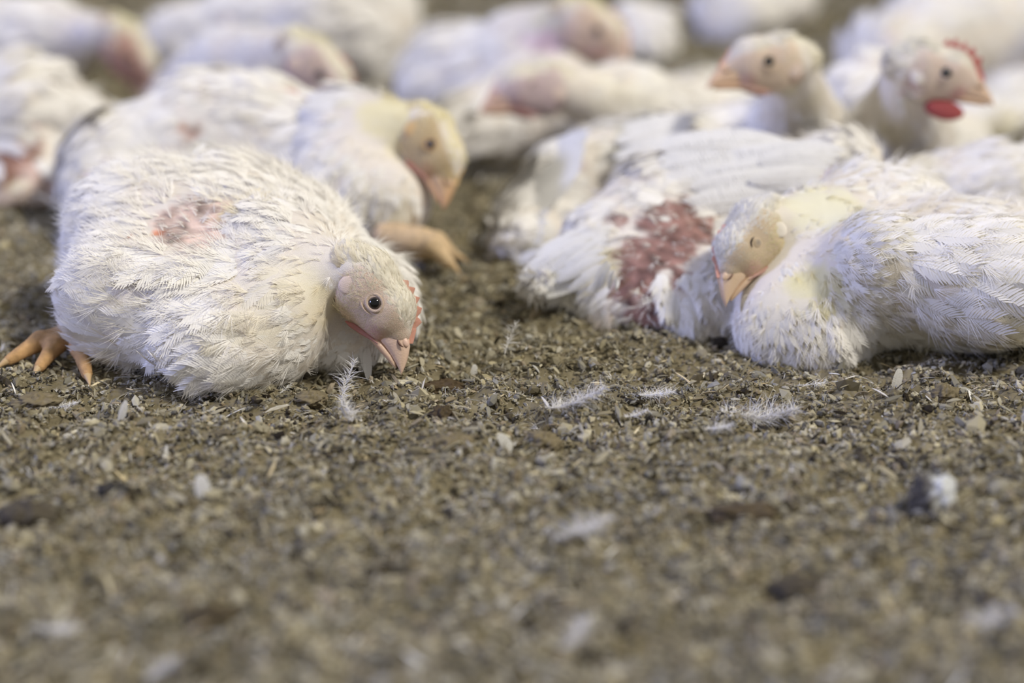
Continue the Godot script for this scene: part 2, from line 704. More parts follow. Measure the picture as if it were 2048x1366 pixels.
	if b.headed:
		var crown: Color = b.look.get("crown", lin(240, 236, 224))
		var hairs := func(p: Vector3, n: Vector3) -> void:
			var q: Vector3 = (b.head.affine_inverse() * p) / k
			var m := face_mask(q)
			if absf(q.y) < 20 and absf(q.x) < 21: return
			if q.x < -70.0 and b.body.at(p) < 0.0: return
			var stubble := rng.randf() < m
			if stubble and rng.randf() > 0.7: return
			var flow: Vector3 = b.head.basis * Vector3(-1.0, 0.18 * signf(q.y), 0)
			var v := rng.randf_range(0.92, 1.05)
			var c := Color(crown.r * v, crown.g * v, crown.b * v)
			var yel: Color = b.look.get("cheek", crown)
			c = c.lerp(yel, smoothstep(30.0, -30.0, q.y) * 0.8)
			if stubble:
				var sl := lerpf(6.0, 13.0, smoothstep(40.0, -70.0, q.x)) * k
				xf3.append(feather_at(p, n, flow, sl, sl * 1.1, rng.randf_range(0.04, 0.22), rng.randfn(0, 0.4)))
				tint3.append(c)
			else:
				var long := lerpf(16.0, 34.0, smoothstep(60.0, -70.0, q.x)) * k * rng.randf_range(0.8, 1.2)
				if rng.randf() < 0.5:
					xs.append(feather_at(p, n, flow, long, long * 0.5, rng.randf_range(0.1, 0.45), rng.randfn(0, 0.3)))
					tints2.append(c)
				else:
					xf.append(feather_at(p, n, flow, long, long * 0.9, rng.randf_range(0.08, 0.3), rng.randfn(0, 0.3)))
					tint.append(c)
		scatter(skins[1], int(b.look.get("hairs", 2600) * 1.5), hairs)
		if xf3.size(): stuff("face_stubble", FUZZ, M.feather, xf3, tint3, b.root)
		head_parts(b, k, hf)
	if xf.size(): stuff("plumage", VANE, M.feather, xf, tint, b.root)
	if xs.size(): stuff("down", TUFT, M.feather, xs, tints2, b.root)

func face_mask(q: Vector3) -> float:
	# 1 on the naked face, 0 under the feathers of crown, nape and throat; q in head units
	var line := 34.0 - 0.10 * q.x            # the crown's edge
	var top := 1.0 - smoothstep(line - 8.0, line + 8.0, q.y)
	var back := smoothstep(-92.0, -70.0, q.x - q.y * 0.15)
	var low := smoothstep(-80.0, -64.0, q.y + q.x * 0.05)
	return top * back * low

func head_parts(b: Bird, k: float, hf: Field) -> void:
	var ez := flank(hf, k, 0, 0)
	var lz := flank(hf, k, -60, -24)
	var L := b.look
	var H := b.head
	var put := func(called: String, mesh: Mesh, m: Material, parent: Node3D, label := "") -> MeshInstance3D:
		var o := obj(called, mesh, m, parent, label)
		if parent == b.root: o.transform = H
		return o
	var bk: Color = L.get("beak", lin(222, 186, 164))
	var tip: Color = L.get("tip", lin(226, 196, 172))
	var rings := []
	for r in [[56, -6, 24, 25, 0.0], [70, -4, 25, 24.5, 0.02], [84, -3, 24, 22, 0.06], [98, -5, 22, 18, 0.14], [112, -9, 19, 14, 0.26], [124, -15, 15, 10, 0.40], [134, -22, 10.5, 6.5, 0.5], [141, -29, 6, 3.5, 0.6], [145, -36, 1.0, 0.6, 0.6]]:
		rings.append([r[0] * k, r[1] * k, r[2] * k, r[3] * k, r[4]])
	var beak: MeshInstance3D = put.call("beak", loft(rings, 22, 1.22, bk.lerp(L.get("face", bk), 0.5), tip), M.beak, b.root, "pale horn beak with a curved tip")
	rings = []
	var gape: float = L.get("gape", 0.0)
	for r in [[36, -46, 7, 16, 0.0], [58, -41, 8.5, 18, 0.0], [80, -38, 8.5, 16, 0.0], [100, -36, 7.5, 12.5, 0.0], [117, -36, 5.5, 8, 0.0], [128, -37, 1, 1.5, 0.0]]:
		rings.append([r[0] * k, (r[1] - gape * (r[0] - 40) / 90.0) * k, r[2] * k, r[3] * k, r[4]])
	put.call("lower_beak", loft(rings, 14, 1.0, bk.darkened(0.12), tip.darkened(0.05)), M.beak, b.root)
	# nostrils under a raised flap
	for s in [-1.0, 1.0]:
		var flap := ball(Vector3(92, 6, 14 * s) * k, Vector3(14, 8, 4.5) * k, 8, func(_p): return bk.lightened(0.06))
		var fl := obj("nostril_flap", flap, M.beak, beak)
		fl.rotation.z = 0.0
		obj("nostril", ring(Vector3(91, 4, 21.5 * s) * k, Vector2(13, 8) * k, 2.2 * k, -2.7, -0.35, lin(96, 62, 48), s), M.beak, beak)
	# comb: a serrated blade along the forehead
	var cc: Color = L.get("comb", lin(226, 148, 122))
	put.call("comb", comb_mesh(k, L.get("comb_h", 22.0), cc), M.comb, b.root, "serrated comb")
	var shut: bool = L.get("shut", false)
	for s in [-1.0, 1.0]:
		var face: Color = L.get("face", lin(222, 196, 180))
		if shut:
			put.call("eyelid", ball(Vector3(1, -1, (ez - 11) * s) * k, Vector3(19, 17, 15) * k, 12, func(p): return face.lerp(lin(112, 112, 116), 0.55 * (1.0 - smoothstep(0.1, 0.62, Vector2(p.x + 0.1, p.y + 0.25).length())))), M.skin, b.root, "closed eyelid")
			put.call("lid_crease", ring(Vector3(2, -4, (ez + 3) * s) * k, Vector2(17, 15) * k, 2.2 * k, 0.15, 2.0, lin(70, 56, 50), s), M.skin, b.root)
		else:
			var iris: Color = L.get("iris", lin(74, 66, 62))
			var eye := ball(Vector3(0, 0, (ez - 8.5) * s) * k, Vector3(16, 16, 16) * k, 22, func(p):
				var e := acos(clampf(p.z * s, -1.0, 1.0))
				return lin(6, 6, 9) if e < L.get("pupil", 0.58) else (iris if e < 0.86 else lin(30, 24, 22)))
			put.call("eye", eye, M.eye, b.root)
			put.call("eyelid", ring(Vector3(-1, 0, (ez - 0.5) * s) * k, Vector2(18, 15.5) * k, 4.0 * k, 0.0, TAU, L.get("lid", face.darkened(0.12)), s), M.skin, b.root)
			put.call("lid_fold", ring(Vector3(-4, -1, (ez - 1.5) * s) * k, Vector2(28, 24) * k, 2.4 * k, 1.9, 5.6, face.darkened(0.1), s), M.skin, b.root)
		put.call("ear_lobe", ball(Vector3(-60, -24, (lz - 2) * s) * k, Vector3(19, 22, 6) * k, 10, func(p): return L.get("ear", lin(226, 206, 194))), M.skin, b.root)
		put.call("ear_fold", ring(Vector3(-60, -22, (lz + 1) * s) * k, Vector2(23, 26) * k, 3.2 * k, -0.1, 2.5, lin(168, 128, 114), s), M.skin, b.root)
	# wattles: a red rim under the jaw, or a hanging lobe
	var wc: Color = L.get("wattle", lin(176, 92, 82))
	var wh: float = L.get("wattle_h", 0.0)
	for s in [-1.0, 1.0]:
		if wh > 0.0:
			put.call("wattle", ball(Vector3(30, -70 - wh * 0.3, 17 * s) * k, Vector3(46, wh, 8) * k, 10, func(p): return wc.darkened(0.25 * clampf(p.y, 0.0, 1.0))), M.comb, b.root, "red wattle")
		else:
			put.call("wattle", loft([[-6 * k, -70 * k, 1.5 * k, 2 * k, 0.0], [8 * k, -64 * k, 6 * k, 4 * k, 0.0], [30 * k, -55 * k, 6 * k, 4 * k, 0.0], [52 * k, -46 * k, 3.5 * k, 3 * k, 0.0], [68 * k, -40 * k, 1 * k, 1.5 * k, 0.0]], 10, 1.0, wc, wc.lightened(0.15)), M.comb, b.root, "small red wattle along the jaw").position += H.basis * Vector3(0, 0, 19 * s * k)

func comb_mesh(k: float, high: float, c: Color) -> ArrayMesh:
	var base := [Vector2(-14, 69), Vector2(-2, 68), Vector2(12, 66), Vector2(26, 63), Vector2(40, 58), Vector2(54, 52), Vector2(68, 43), Vector2(80, 33), Vector2(92, 24), Vector2(104, 16)]
	var st := SurfaceTool.new()
	st.begin(Mesh.PRIMITIVE_TRIANGLES)
	st.set_smooth_group(-1)
	var n := 60
	var lo := []
	var hi := []
	for i in n + 1:
		var t := float(i) / n * (base.size() - 1)
		var j := mini(int(t), base.size() - 2)
		var p: Vector2 = base[j].lerp(base[j + 1], t - j)
		var d: Vector2 = (base[j + 1] - base[j]).normalized()
		var up := Vector2(-d.y, d.x)
		var u := float(i) / n
		var tooth := absf(fposmod(u * 6.5, 1.0) - 0.5) * 2.0 if u < 0.80 else 0.0
		var env := pow(sin(PI * clampf(u * 0.92 + 0.06, 0.0, 1.0)), 0.6)
		var h := high * env * (0.42 + 0.58 * (1.0 - tooth)) if u < 0.80 else high * env * 0.55
		var lean := d * -0.25 * h
		lo.append(p - up * 12.0)
		hi.append(p + up * h + lean)
	var thick := func(q: float) -> float: return lerpf(6.0, 1.6, q)
	for i in n:
		for j in 3:
			var q0 := j / 3.0
			var q1 := (j + 1) / 3.0
			for s in [-1.0, 1.0]:
				var p := []
				for w in [[i, q0], [i + 1, q0], [i + 1, q1], [i, q1]]:
					var v: Vector2 = lo[w[0]].lerp(hi[w[0]], w[1])
					p.append([Vector3(v.x, v.y, s * thick.call(w[1])) * k, w[1]])
				for w in ([0, 1, 2, 0, 2, 3] if s < 0 else [0, 2, 1, 0, 3, 2]):
					st.set_color(c.darkened(0.12).lerp(c.lightened(0.08), p[w][1]))
					st.add_vertex(p[w][0])
		var rim := []
		for w in [[i, -1.0], [i + 1, -1.0], [i + 1, 1.0], [i, 1.0]]:
			rim.append(Vector3(hi[w[0]].x, hi[w[0]].y, w[1] * 1.6) * k)
		st.set_color(c.lightened(0.08))
		for w in [0, 2, 1, 0, 3, 2]: st.add_vertex(rim[w])
	st.generate_normals()
	return st.commit()

# one stiff feather from its root to its tip (both in the bird's own axes), facing `up`
func quill(b: Bird, called: String, from: Vector3, to: Vector3, up: Vector3, wide := 1.0, m: Material = null) -> void:
	var y := to - from
	var x := y.cross(up).normalized()
	var z := x.cross(y).normalized()
	var o := obj(called, FLIGHT[rng.randi() % 3], m if m else M.flight, b.root)
	o.transform = Transform3D(Basis(x * y.length() * wide, y, z * y.length()), from)

func fan(b: Bird, called: String, n: int, f0: Vector3, f1: Vector3, t0: Vector3, t1: Vector3, up0: Vector3, up1: Vector3, wide: float, bow := 0.0) -> void:
	for i in n:
		var t := i / maxf(n - 1.0, 1.0)
		var tip := t0.lerp(t1, t) + Vector3(rng.randf_range(-1, 1), rng.randf_range(-1, 1), rng.randf_range(-1, 1)) * 0.004
		tip += (tip - f0.lerp(f1, t)) * bow * sin(PI * t)
		quill(b, called, f0.lerp(f1, t), tip, up0.lerp(up1, t), wide * rng.randf_range(0.9, 1.1))

func foot(b: Bird, ankle: Vector3, palm: Vector3, toes: Array, r: float, c: Color) -> void:
	var f := Field.new()
	f.k = r * 0.5
	f.floor_y = -1.0
	f.bone(ankle, r * 1.05, palm, r * 1.15)
	for t in toes:
		var mid: Vector3 = palm.lerp(t, 0.52) + Vector3(0, r * 0.45, 0)
		f.bone(palm, r * 0.85, mid, r * 0.66)
		f.bone(mid, r * 0.70, t, r * 0.42)
	var s := nets(f, 0.0024)
	var cols := PackedColorArray()
	for p in s.v:
		var m := 1.0 + 0.35 * wob.get_noise_3dv(p * 3.0)
		cols.append(Color(c.r * m, c.g * m, c.b * m))
	var o := obj("foot", skin_mesh([s], [cols]), M.foot, b.root, "scaly ochre foot")
	for t in toes:
		var d: Vector3 = (t - palm).normalized()
		var st := SurfaceTool.new()
		st.begin(Mesh.PRIMITIVE_TRIANGLES)
		st.set_smooth_group(0)
		var sd := d.cross(Vector3.UP).normalized()
		var up := sd.cross(d)
		for i in 4:
			for q in 8:
				var p := []
				for w in [[i, q], [i + 1, q], [i + 1, q + 1], [i, q + 1]]:
					var u: float = w[0] / 4.0
					var th: float = TAU * w[1] / 8.0
					p.append(t + d * r * (0.1 + 1.3 * u) - up * r * 0.4 * u * u + (sd * cos(th) + up * sin(th)) * r * 0.34 * (1.0 - u))
				for w in [0, 2, 1, 0, 3, 2]: st.add_vertex(p[w])
		st.generate_normals()
		obj("claw", st.commit(), M.claw, o)

func make_birds() -> void:
	var b: Bird
	b = bird("white chicken at the front left, beak down to the litter, bare spot on its back", Vector3(-0.2612, 0.0000, -1.7919))
	b.cell = 0.005
	b.count = 7030
	b.downs = 2184
	b.long = 0.0319
	b.part = 1.5
	b.body.bone(Vector3(0.0582, 0.0616, -0.0025), 0.0696, Vector3(-0.0565, 0.0597, -0.0657), 0.0831)
	b.body.bone(Vector3(0.0086, 0.0707, -0.0910), 0.0725, Vector3(-0.0689, 0.0750, -0.0925), 0.0657)
	b.body.bone(Vector3(0.0766, 0.0809, -0.0734), 0.0415, Vector3(0.0119, 0.0893, -0.1084), 0.0522)
	b.body.bone(Vector3(-0.0117, 0.0460, 0.0351), 0.0611, Vector3(-0.0651, 0.0517, 0.0224), 0.0606)
	b.body.bone(Vector3(0.0647, 0.0567, 0.0631), 0.0419, Vector3(0.0075, 0.0340, 0.0873), 0.0361)
	b.body.bone(Vector3(0.0562, 0.0288, 0.0733), 0.0377, Vector3(0.0285, 0.0280, 0.0895), 0.0374)
	b.body.bone(Vector3(0.1353, 0.0507, -0.0411), 0.0277, Vector3(0.1428, 0.0304, -0.0125), 0.0283, Vector3(0.1000, -1.0000, 0.1000))
	b.body.bone(Vector3(0.1428, 0.0304, -0.0125), 0.0283, Vector3(0.1239, 0.0165, 0.0458), 0.0250, Vector3(-0.2000, -1.0000, 0.4000))
	b.body.bone(Vector3(0.0942, 0.0700, -0.0482), 0.0313, Vector3(0.1247, 0.0459, -0.0500), 0.0225, Vector3(0.3000, -0.6000, 0.0000))
	b.headed = true
	b.head = Transform3D(Basis(Vector3(0.5433, -0.7623, 0.3517), Vector3(0.8387, 0.5118, -0.1863), Vector3(-0.0380, 0.3962, 0.9174)), Vector3(0.1478, 0.0644, 0.0728))
	b.look = {"k": 0.000417, "comb": lin(214, 150, 126), "comb_h": 20, "wattle": lin(172, 104, 94), "face": lin(214, 192, 174), "crown": lin(247, 243, 230), "cheek": lin(236, 226, 200), "hairs": 3600}
	b.body.bone(Vector3(0.1290, 0.0894, 0.0612), 0.0221, Vector3(0.0604, 0.0728, 0.0147), 0.0467)
	b.bare.append([Vector3(-0.0116, 0.1193, 0.0158), 0.0335, lin(208, 184, 170)])
	b.bare.append([Vector3(-0.0670, 0.1123, 0.0282), 0.0055, lin(176, 118, 92)])
	b.bare.append([Vector3(-0.0399, 0.1131, 0.0237), 0.0051, lin(200, 140, 115)])
	b.bare.append([Vector3(0.0129, 0.1248, 0.0136), 0.0069, lin(216, 196, 160)])
	b.bare.append([Vector3(0.0300, 0.0641, 0.1159), 0.0049, lin(200, 160, 112)])
	b.tints.append([Vector3(0.0846, 0.0901, 0.0830), 0.0250, lin(240, 232, 208), 0.60])
	b.tints.append([Vector3(0.0519, 0.0878, 0.0893), 0.0208, lin(234, 226, 206), 0.50])
	b.tints.append([Vector3(0.1007, 0.0645, 0.0857), 0.0209, lin(232, 220, 188), 0.60])
	b.tints.append([Vector3(0.0232, 0.1287, 0.0087), 0.0172, lin(236, 226, 192), 0.60])
	b.tints.append([Vector3(0.0533, 0.0645, 0.1108), 0.0248, lin(236, 228, 206), 0.50])
	b.tints.append([Vector3(-0.1051, 0.0990, -0.0001), 0.0174, lin(222, 218, 214), 0.30])
	b.bigs.append([Vector3(-0.0482, 0.1466, -0.0721), 0.0535, 1.25])
	b.bigs.append([Vector3(0.0729, 0.1235, -0.0557), 0.0489, 1.20])
	b.bigs.append([Vector3(0.1469, 0.0512, 0.0210), 0.0390, 1.25])
	finish(b)
	fan(b, "flight_feather", 7, Vector3(-0.1002, 0.0868, -0.0543), Vector3(-0.0858, 0.0668, -0.0150), Vector3(-0.1288, 0.0809, -0.0734), Vector3(-0.1191, 0.0546, 0.0107), Vector3(-0.5000, 0.5000, 0.7000), Vector3(-0.6000, 0.2000, 0.7000), 1.60, 0.00)
	fan(b, "flight_feather", 2, Vector3(-0.0318, 0.1428, -0.1066), Vector3(-0.0204, 0.1437, -0.0962), Vector3(-0.0171, 0.1551, -0.1164), Vector3(-0.0024, 0.1530, -0.0996), Vector3(-0.3000, 0.5000, 0.8000), Vector3(-0.3000, 0.5000, 0.8000), 1.90, 0.00)
	fan(b, "flight_feather", 4, Vector3(-0.1017, 0.0730, 0.0040), Vector3(-0.0871, 0.0468, 0.0348), Vector3(-0.1236, 0.0680, 0.0164), Vector3(-0.1130, 0.0380, 0.0486), Vector3(-0.6000, 0.2000, 0.7000), Vector3(-0.6000, 0.2000, 0.7000), 1.70, 0.00)
	fan(b, "flight_feather", 5, Vector3(0.1225, 0.0380, 0.0486), Vector3(0.1382, 0.0254, 0.0639), Vector3(0.1491, 0.0159, 0.0567), Vector3(0.1424, 0.0065, 0.0920), Vector3(0.3000, 0.6000, 0.7000), Vector3(0.3000, 0.6000, 0.7000), 1.50, 0.00)
	fan(b, "flight_feather", 3, Vector3(0.1363, 0.0916, -0.0241), Vector3(0.1495, 0.0833, -0.0211), Vector3(0.1768, 0.0585, -0.0120), Vector3(0.1803, 0.0280, 0.0204), Vector3(0.6000, 0.4000, 0.6000), Vector3(0.6000, 0.4000, 0.6000), 1.30, 0.00)
	foot(b, Vector3(-0.0816, 0.0313, 0.0298), Vector3(-0.1235, 0.0160, 0.0073), [Vector3(-0.1694, 0.0100, 0.0594), Vector3(-0.1412, 0.0080, 0.0714), Vector3(-0.0985, 0.0060, 0.0833)], 0.0118, lin(196, 156, 108))

	b = bird("white chicken lying with its red bare rump and frayed tail towards us", Vector3(0.1861, 0.0000, -1.9209))
	b.cell = 0.006
	b.count = 5550
	b.downs = 1260
	b.long = 0.0288
	b.part = 0.8
	b.body.bone(Vector3(0.0782, 0.0416, -0.1216), 0.0641, Vector3(-0.0456, 0.0290, -0.0319), 0.0683)
	b.body.bone(Vector3(0.1205, 0.0498, -0.1459), 0.0498, Vector3(0.0356, 0.0411, -0.0895), 0.0676)
	b.body.bone(Vector3(-0.0383, 0.0075, 0.0079), 0.0627, Vector3(-0.0722, 0.0096, 0.0284), 0.0565, Vector3(-0.4000, -0.9000, 0.2000))
	b.body.bone(Vector3(0.0051, 0.0101, 0.0442), 0.0524, Vector3(-0.0321, 0.0074, 0.0504), 0.0522, Vector3(-0.4000, -1.0000, 0.2000))
	b.body.bone(Vector3(-0.0387, 0.0651, -0.0770), 0.0549, Vector3(-0.0931, 0.0513, -0.0400), 0.0380)
	b.body.bone(Vector3(-0.0940, 0.0528, -0.0193), 0.0282, Vector3(-0.1465, 0.0366, 0.0292), 0.0193)
	b.body.bone(Vector3(0.1377, 0.0937, -0.1086), 0.0282, Vector3(0.0133, 0.0995, -0.0788), 0.0316)
	b.body.bone(Vector3(0.1425, 0.1005, -0.1111), 0.0292, Vector3(0.0993, 0.0620, -0.1397), 0.0485)
	b.bare.append([Vector3(-0.0452, 0.0823, 0.0136), 0.0285, lin(150, 116, 108)])
	b.bare.append([Vector3(-0.0140, 0.0845, -0.0034), 0.0223, lin(150, 116, 108)])
	b.bare.append([Vector3(-0.0652, 0.0644, 0.0482), 0.0254, lin(150, 116, 108)])
	b.bare.append([Vector3(-0.0755, 0.0412, 0.0792), 0.0234, lin(150, 116, 108)])
	b.bare.append([Vector3(-0.0668, 0.0131, 0.0939), 0.0242, lin(150, 116, 108)])
	b.bare.append([Vector3(-0.0538, -0.0055, 0.1084), 0.0179, lin(150, 116, 108)])
	b.bare.append([Vector3(-0.0404, 0.0650, 0.0502), 0.0227, lin(150, 116, 108)])
	b.bare.append([Vector3(-0.0086, 0.0702, 0.0209), 0.0156, lin(150, 116, 108)])
	b.bare.append([Vector3(-0.0297, 0.0740, 0.0255), 0.0202, lin(150, 116, 108)])
	b.bare.append([Vector3(-0.0356, 0.0476, 0.0842), 0.0116, lin(150, 116, 108)])
	b.bare.append([Vector3(-0.0862, 0.0800, 0.0056), 0.0092, lin(150, 116, 108)])
	b.bare.append([Vector3(-0.0975, 0.0827, -0.0013), 0.0065, lin(150, 116, 108)])
	b.bare.append([Vector3(0.1179, 0.1121, -0.0777), 0.0134, lin(206, 150, 146)])
	b.bare.append([Vector3(0.1468, 0.1073, -0.0773), 0.0077, lin(214, 178, 172)])
	b.tints.append([Vector3(-0.1058, 0.0534, 0.0437), 0.0274, lin(238, 232, 208), 0.60])
	b.tints.append([Vector3(-0.1153, -0.0031, 0.0755), 0.0318, lin(224, 206, 190), 0.60])
	b.tints.append([Vector3(-0.0044, 0.0101, 0.0991), 0.0313, lin(232, 222, 204), 0.50])
	finish(b)
	fan(b, "tail_feather", 9, Vector3(-0.0935, 0.0756, 0.0150), Vector3(-0.0992, 0.0444, 0.0530), Vector3(-0.1672, 0.0561, 0.0221), Vector3(-0.1563, 0.0300, 0.0742), Vector3(-0.2000, 0.6000, 0.7000), Vector3(-0.2000, 0.3000, 0.9000), 1.25, 0.00)
	fan(b, "tail_feather", 6, Vector3(-0.1108, 0.0780, 0.0461), Vector3(-0.0936, 0.0543, 0.0759), Vector3(-0.1834, 0.0417, 0.0593), Vector3(-0.1205, 0.0332, 0.0836), Vector3(-0.1000, 0.5000, 0.8000), Vector3(0.0000, 0.2000, 0.9000), 1.30, 0.00)
	fan(b, "tail_feather", 5, Vector3(-0.1010, 0.0674, 0.0872), Vector3(-0.0910, 0.0522, 0.0980), Vector3(-0.1097, 0.0385, 0.0923), Vector3(-0.0901, 0.0459, 0.1003), Vector3(0.0000, 0.1000, 1.0000), Vector3(0.0000, 0.1000, 1.0000), 1.30, 0.00)
	fan(b, "flight_feather", 7, Vector3(0.0771, 0.1351, -0.0652), Vector3(0.0658, 0.1102, -0.0402), Vector3(-0.0501, 0.1422, -0.0624), Vector3(-0.0493, 0.1060, -0.0174), Vector3(0.0000, 0.6000, 0.8000), Vector3(0.0000, 0.4000, 0.9000), 1.05, 0.00)
	fan(b, "flight_feather", 6, Vector3(0.1034, 0.1323, -0.0482), Vector3(0.0739, 0.0954, -0.0241), Vector3(-0.0009, 0.1261, -0.0353), Vector3(-0.0300, 0.0915, 0.0039), Vector3(0.0000, 0.5000, 0.8500), Vector3(0.0000, 0.3000, 0.9500), 1.15, 0.00)
	fan(b, "flight_feather", 6, Vector3(0.1269, 0.1323, -0.0482), Vector3(0.1020, 0.1085, -0.0289), Vector3(0.0552, 0.1393, -0.0401), Vector3(0.0297, 0.1075, -0.0072), Vector3(0.0000, 0.5000, 0.8500), Vector3(0.0000, 0.3000, 0.9500), 1.35, 0.00)

	b = bird("white chicken asleep at the right with its closed eye and head resting on its breast", Vector3(0.3694, 0.0000, -1.8736))
	b.cell = 0.0055
	b.count = 7030
	b.downs = 1344
	b.long = 0.0288
	b.body.bone(Vector3(-0.0658, 0.0438, 0.0325), 0.0714, Vector3(0.0250, 0.0380, 0.0293), 0.0774)
	b.body.bone(Vector3(0.0250, 0.0380, 0.0293), 0.0774, Vector3(0.1369, 0.0311, 0.0158), 0.0767)
	b.body.bone(Vector3(-0.1134, 0.0313, 0.0583), 0.0529, Vector3(-0.0985, 0.0254, 0.0817), 0.0457, Vector3(0.2000, -1.0000, 0.0000))
	b.body.bone(Vector3(-0.1359, 0.0192, 0.0840), 0.0378, Vector3(-0.1073, 0.0130, 0.0862), 0.0369, Vector3(0.2000, -1.0000, 0.0000))
	b.body.bone(Vector3(-0.0580, 0.0972, -0.0402), 0.0313, Vector3(-0.0148, 0.0835, -0.0458), 0.0454)
	b.body.bone(Vector3(-0.0573, 0.0842, 0.0922), 0.0398, Vector3(0.0347, 0.0695, 0.1029), 0.0492)
	b.body.bone(Vector3(0.0347, 0.0695, 0.1029), 0.0492, Vector3(0.1206, 0.0607, 0.0902), 0.0453)
	b.headed = true
	b.head = Transform3D(Basis(Vector3(-0.5580, -0.5677, 0.6053), Vector3(-0.7824, 0.6030, -0.1557), Vector3(-0.2766, -0.5604, -0.7807)), Vector3(-0.1622, 0.0842, 0.0591))
	b.look = {"k": 0.000396, "shut": true, "comb": lin(222, 160, 140), "comb_h": 13, "wattle": lin(180, 132, 114), "beak": lin(206, 176, 148), "tip": lin(208, 178, 148), "face": lin(204, 184, 156), "crown": lin(242, 240, 234), "cheek": lin(228, 216, 166), "ear": lin(236, 228, 214), "hairs": 3400}
	b.body.bone(Vector3(-0.1439, 0.1017, 0.0401), 0.0210, Vector3(-0.0398, 0.0812, -0.0184), 0.0512)
	b.tints.append([Vector3(-0.0937, 0.1156, 0.0461), 0.0352, lin(242, 238, 206), 0.80])
	b.tints.append([Vector3(-0.1118, 0.0687, 0.1004), 0.0216, lin(232, 224, 170), 0.80])
	b.tints.append([Vector3(-0.1387, 0.0307, 0.1226), 0.0387, lin(230, 224, 204), 0.45])
	b.tints.append([Vector3(0.0123, 0.0068, 0.1074), 0.0523, lin(226, 220, 196), 0.50])
	b.tints.append([Vector3(-0.0474, -0.0041, 0.1031), 0.0306, lin(214, 206, 180), 0.50])
	b.tints.append([Vector3(0.0535, 0.0392, 0.1464), 0.0255, lin(228, 220, 184), 0.60])
	b.bare.append([Vector3(-0.0258, 0.1202, 0.1093), 0.0030, lin(190, 120, 100)])
	b.bare.append([Vector3(-0.0795, 0.0663, 0.1231), 0.0017, lin(120, 100, 70)])
	b.bigs.append([Vector3(-0.0071, 0.1129, 0.1260), 0.0720, 1.25])
	b.bigs.append([Vector3(0.0325, 0.0612, 0.1577), 0.0505, 1.30])
	finish(b)

	b = bird("white chicken lying close behind the sleeping one, only its smooth back and wing showing", Vector3(0.4875, 0.0000, -2.1612))
	b.cell = 0.007
	b.count = 2100
	b.downs = 270
	b.long = 0.033
	b.body.bone(Vector3(-0.1018, 0.0675, 0.1198), 0.0294, Vector3(-0.0260, 0.0601, 0.1119), 0.0488)
	b.body.bone(Vector3(-0.0260, 0.0601, 0.1119), 0.0503, Vector3(0.0679, 0.0498, 0.0943), 0.0617)
	b.body.bone(Vector3(0.0679, 0.0639, 0.0892), 0.0567, Vector3(0.1623, 0.0213, 0.0515), 0.0581)
	b.tints.append([Vector3(-0.0348, 0.1079, 0.1378), 0.0290, lin(236, 234, 236), 0.30])
	finish(b)

	b = bird("white chicken behind the bare-rumped one, looking left with an open dark eye and pale face", Vector3(0.1469, 0.0000, -2.2001))
	b.cell = 0.007
	b.count = 2600
	b.downs = 360
	b.long = 0.033
	b.body.bone(Vector3(0.1131, 0.0315, -0.0836), 0.0623, Vector3(-0.0266, 0.0174, -0.0146), 0.0767)
	b.body.bone(Vector3(-0.0266, 0.0174, -0.0146), 0.0740, Vector3(-0.0969, 0.0069, 0.0425), 0.0594)
	b.body.bone(Vector3(-0.1079, 0.0059, 0.0748), 0.0545, Vector3(-0.1299, 0.0088, 0.1269), 0.0402)
	b.body.bone(Vector3(0.0131, 0.0728, 0.0078), 0.0387, Vector3(-0.0822, 0.0638, 0.0537), 0.0380)
	b.body.bone(Vector3(0.1583, 0.0648, -0.0637), 0.0534, Vector3(0.0858, 0.0315, -0.0836), 0.0623)
	b.headed = true
	b.head = Transform3D(Basis(Vector3(-0.9556, -0.0756, 0.2850), Vector3(-0.1736, 0.9254, -0.3368), Vector3(-0.2382, -0.3713, -0.8974)), Vector3(0.1017, 0.1784, 0.0778))
	b.look = {"k": 0.000425, "comb": lin(224, 172, 150), "comb_h": 9, "face": lin(222, 200, 178), "crown": lin(240, 236, 222), "cheek": lin(228, 220, 196), "beak": lin(224, 186, 152), "tip": lin(226, 190, 156), "wattle": lin(206, 160, 140), "iris": lin(60, 54, 56), "hairs": 990}
	b.body.bone(Vector3(0.1344, 0.1802, 0.0684), 0.0225, Vector3(0.1624, 0.0699, -0.0549), 0.0494)
	b.tints.append([Vector3(-0.0048, 0.1063, 0.0337), 0.0412, lin(214, 212, 200), 0.80])
	b.tints.append([Vector3(0.0541, 0.0951, -0.0534), 0.0267, lin(226, 220, 180), 0.60])
	b.tints.append([Vector3(0.1609, 0.1376, 0.0543), 0.0203, lin(228, 220, 196), 0.60])
	b.bare.append([Vector3(-0.0783, 0.0788, 0.0888), 0.0061, lin(224, 204, 204)])
	finish(b)
	fan(b, "flight_feather", 6, Vector3(-0.0686, 0.1150, 0.0883), Vector3(-0.0796, 0.0852, 0.1310), Vector3(-0.1337, 0.0788, 0.0695), Vector3(-0.1514, 0.0171, 0.1452), Vector3(-0.5000, 0.6000, 0.6000), Vector3(-0.6000, 0.3000, 0.7000), 1.40, 0.00)
	fan(b, "flight_feather", 4, Vector3(0.0437, 0.1219, 0.0645), Vector3(0.0319, 0.1055, 0.0917), Vector3(-0.0379, 0.1172, 0.0768), Vector3(-0.0494, 0.0872, 0.1197), Vector3(-0.1000, 0.7000, 0.7000), Vector3(-0.1000, 0.7000, 0.7000), 1.20, 0.00)
	fan(b, "flight_feather", 5, Vector3(-0.1095, 0.0509, 0.1542), Vector3(-0.1196, 0.0198, 0.1868), Vector3(-0.1539, 0.0218, 0.1435), Vector3(-0.1587, -0.0109, 0.1873), Vector3(-0.6000, 0.3000, 0.7000), Vector3(-0.6000, 0.3000, 0.7000), 1.40, 0.00)

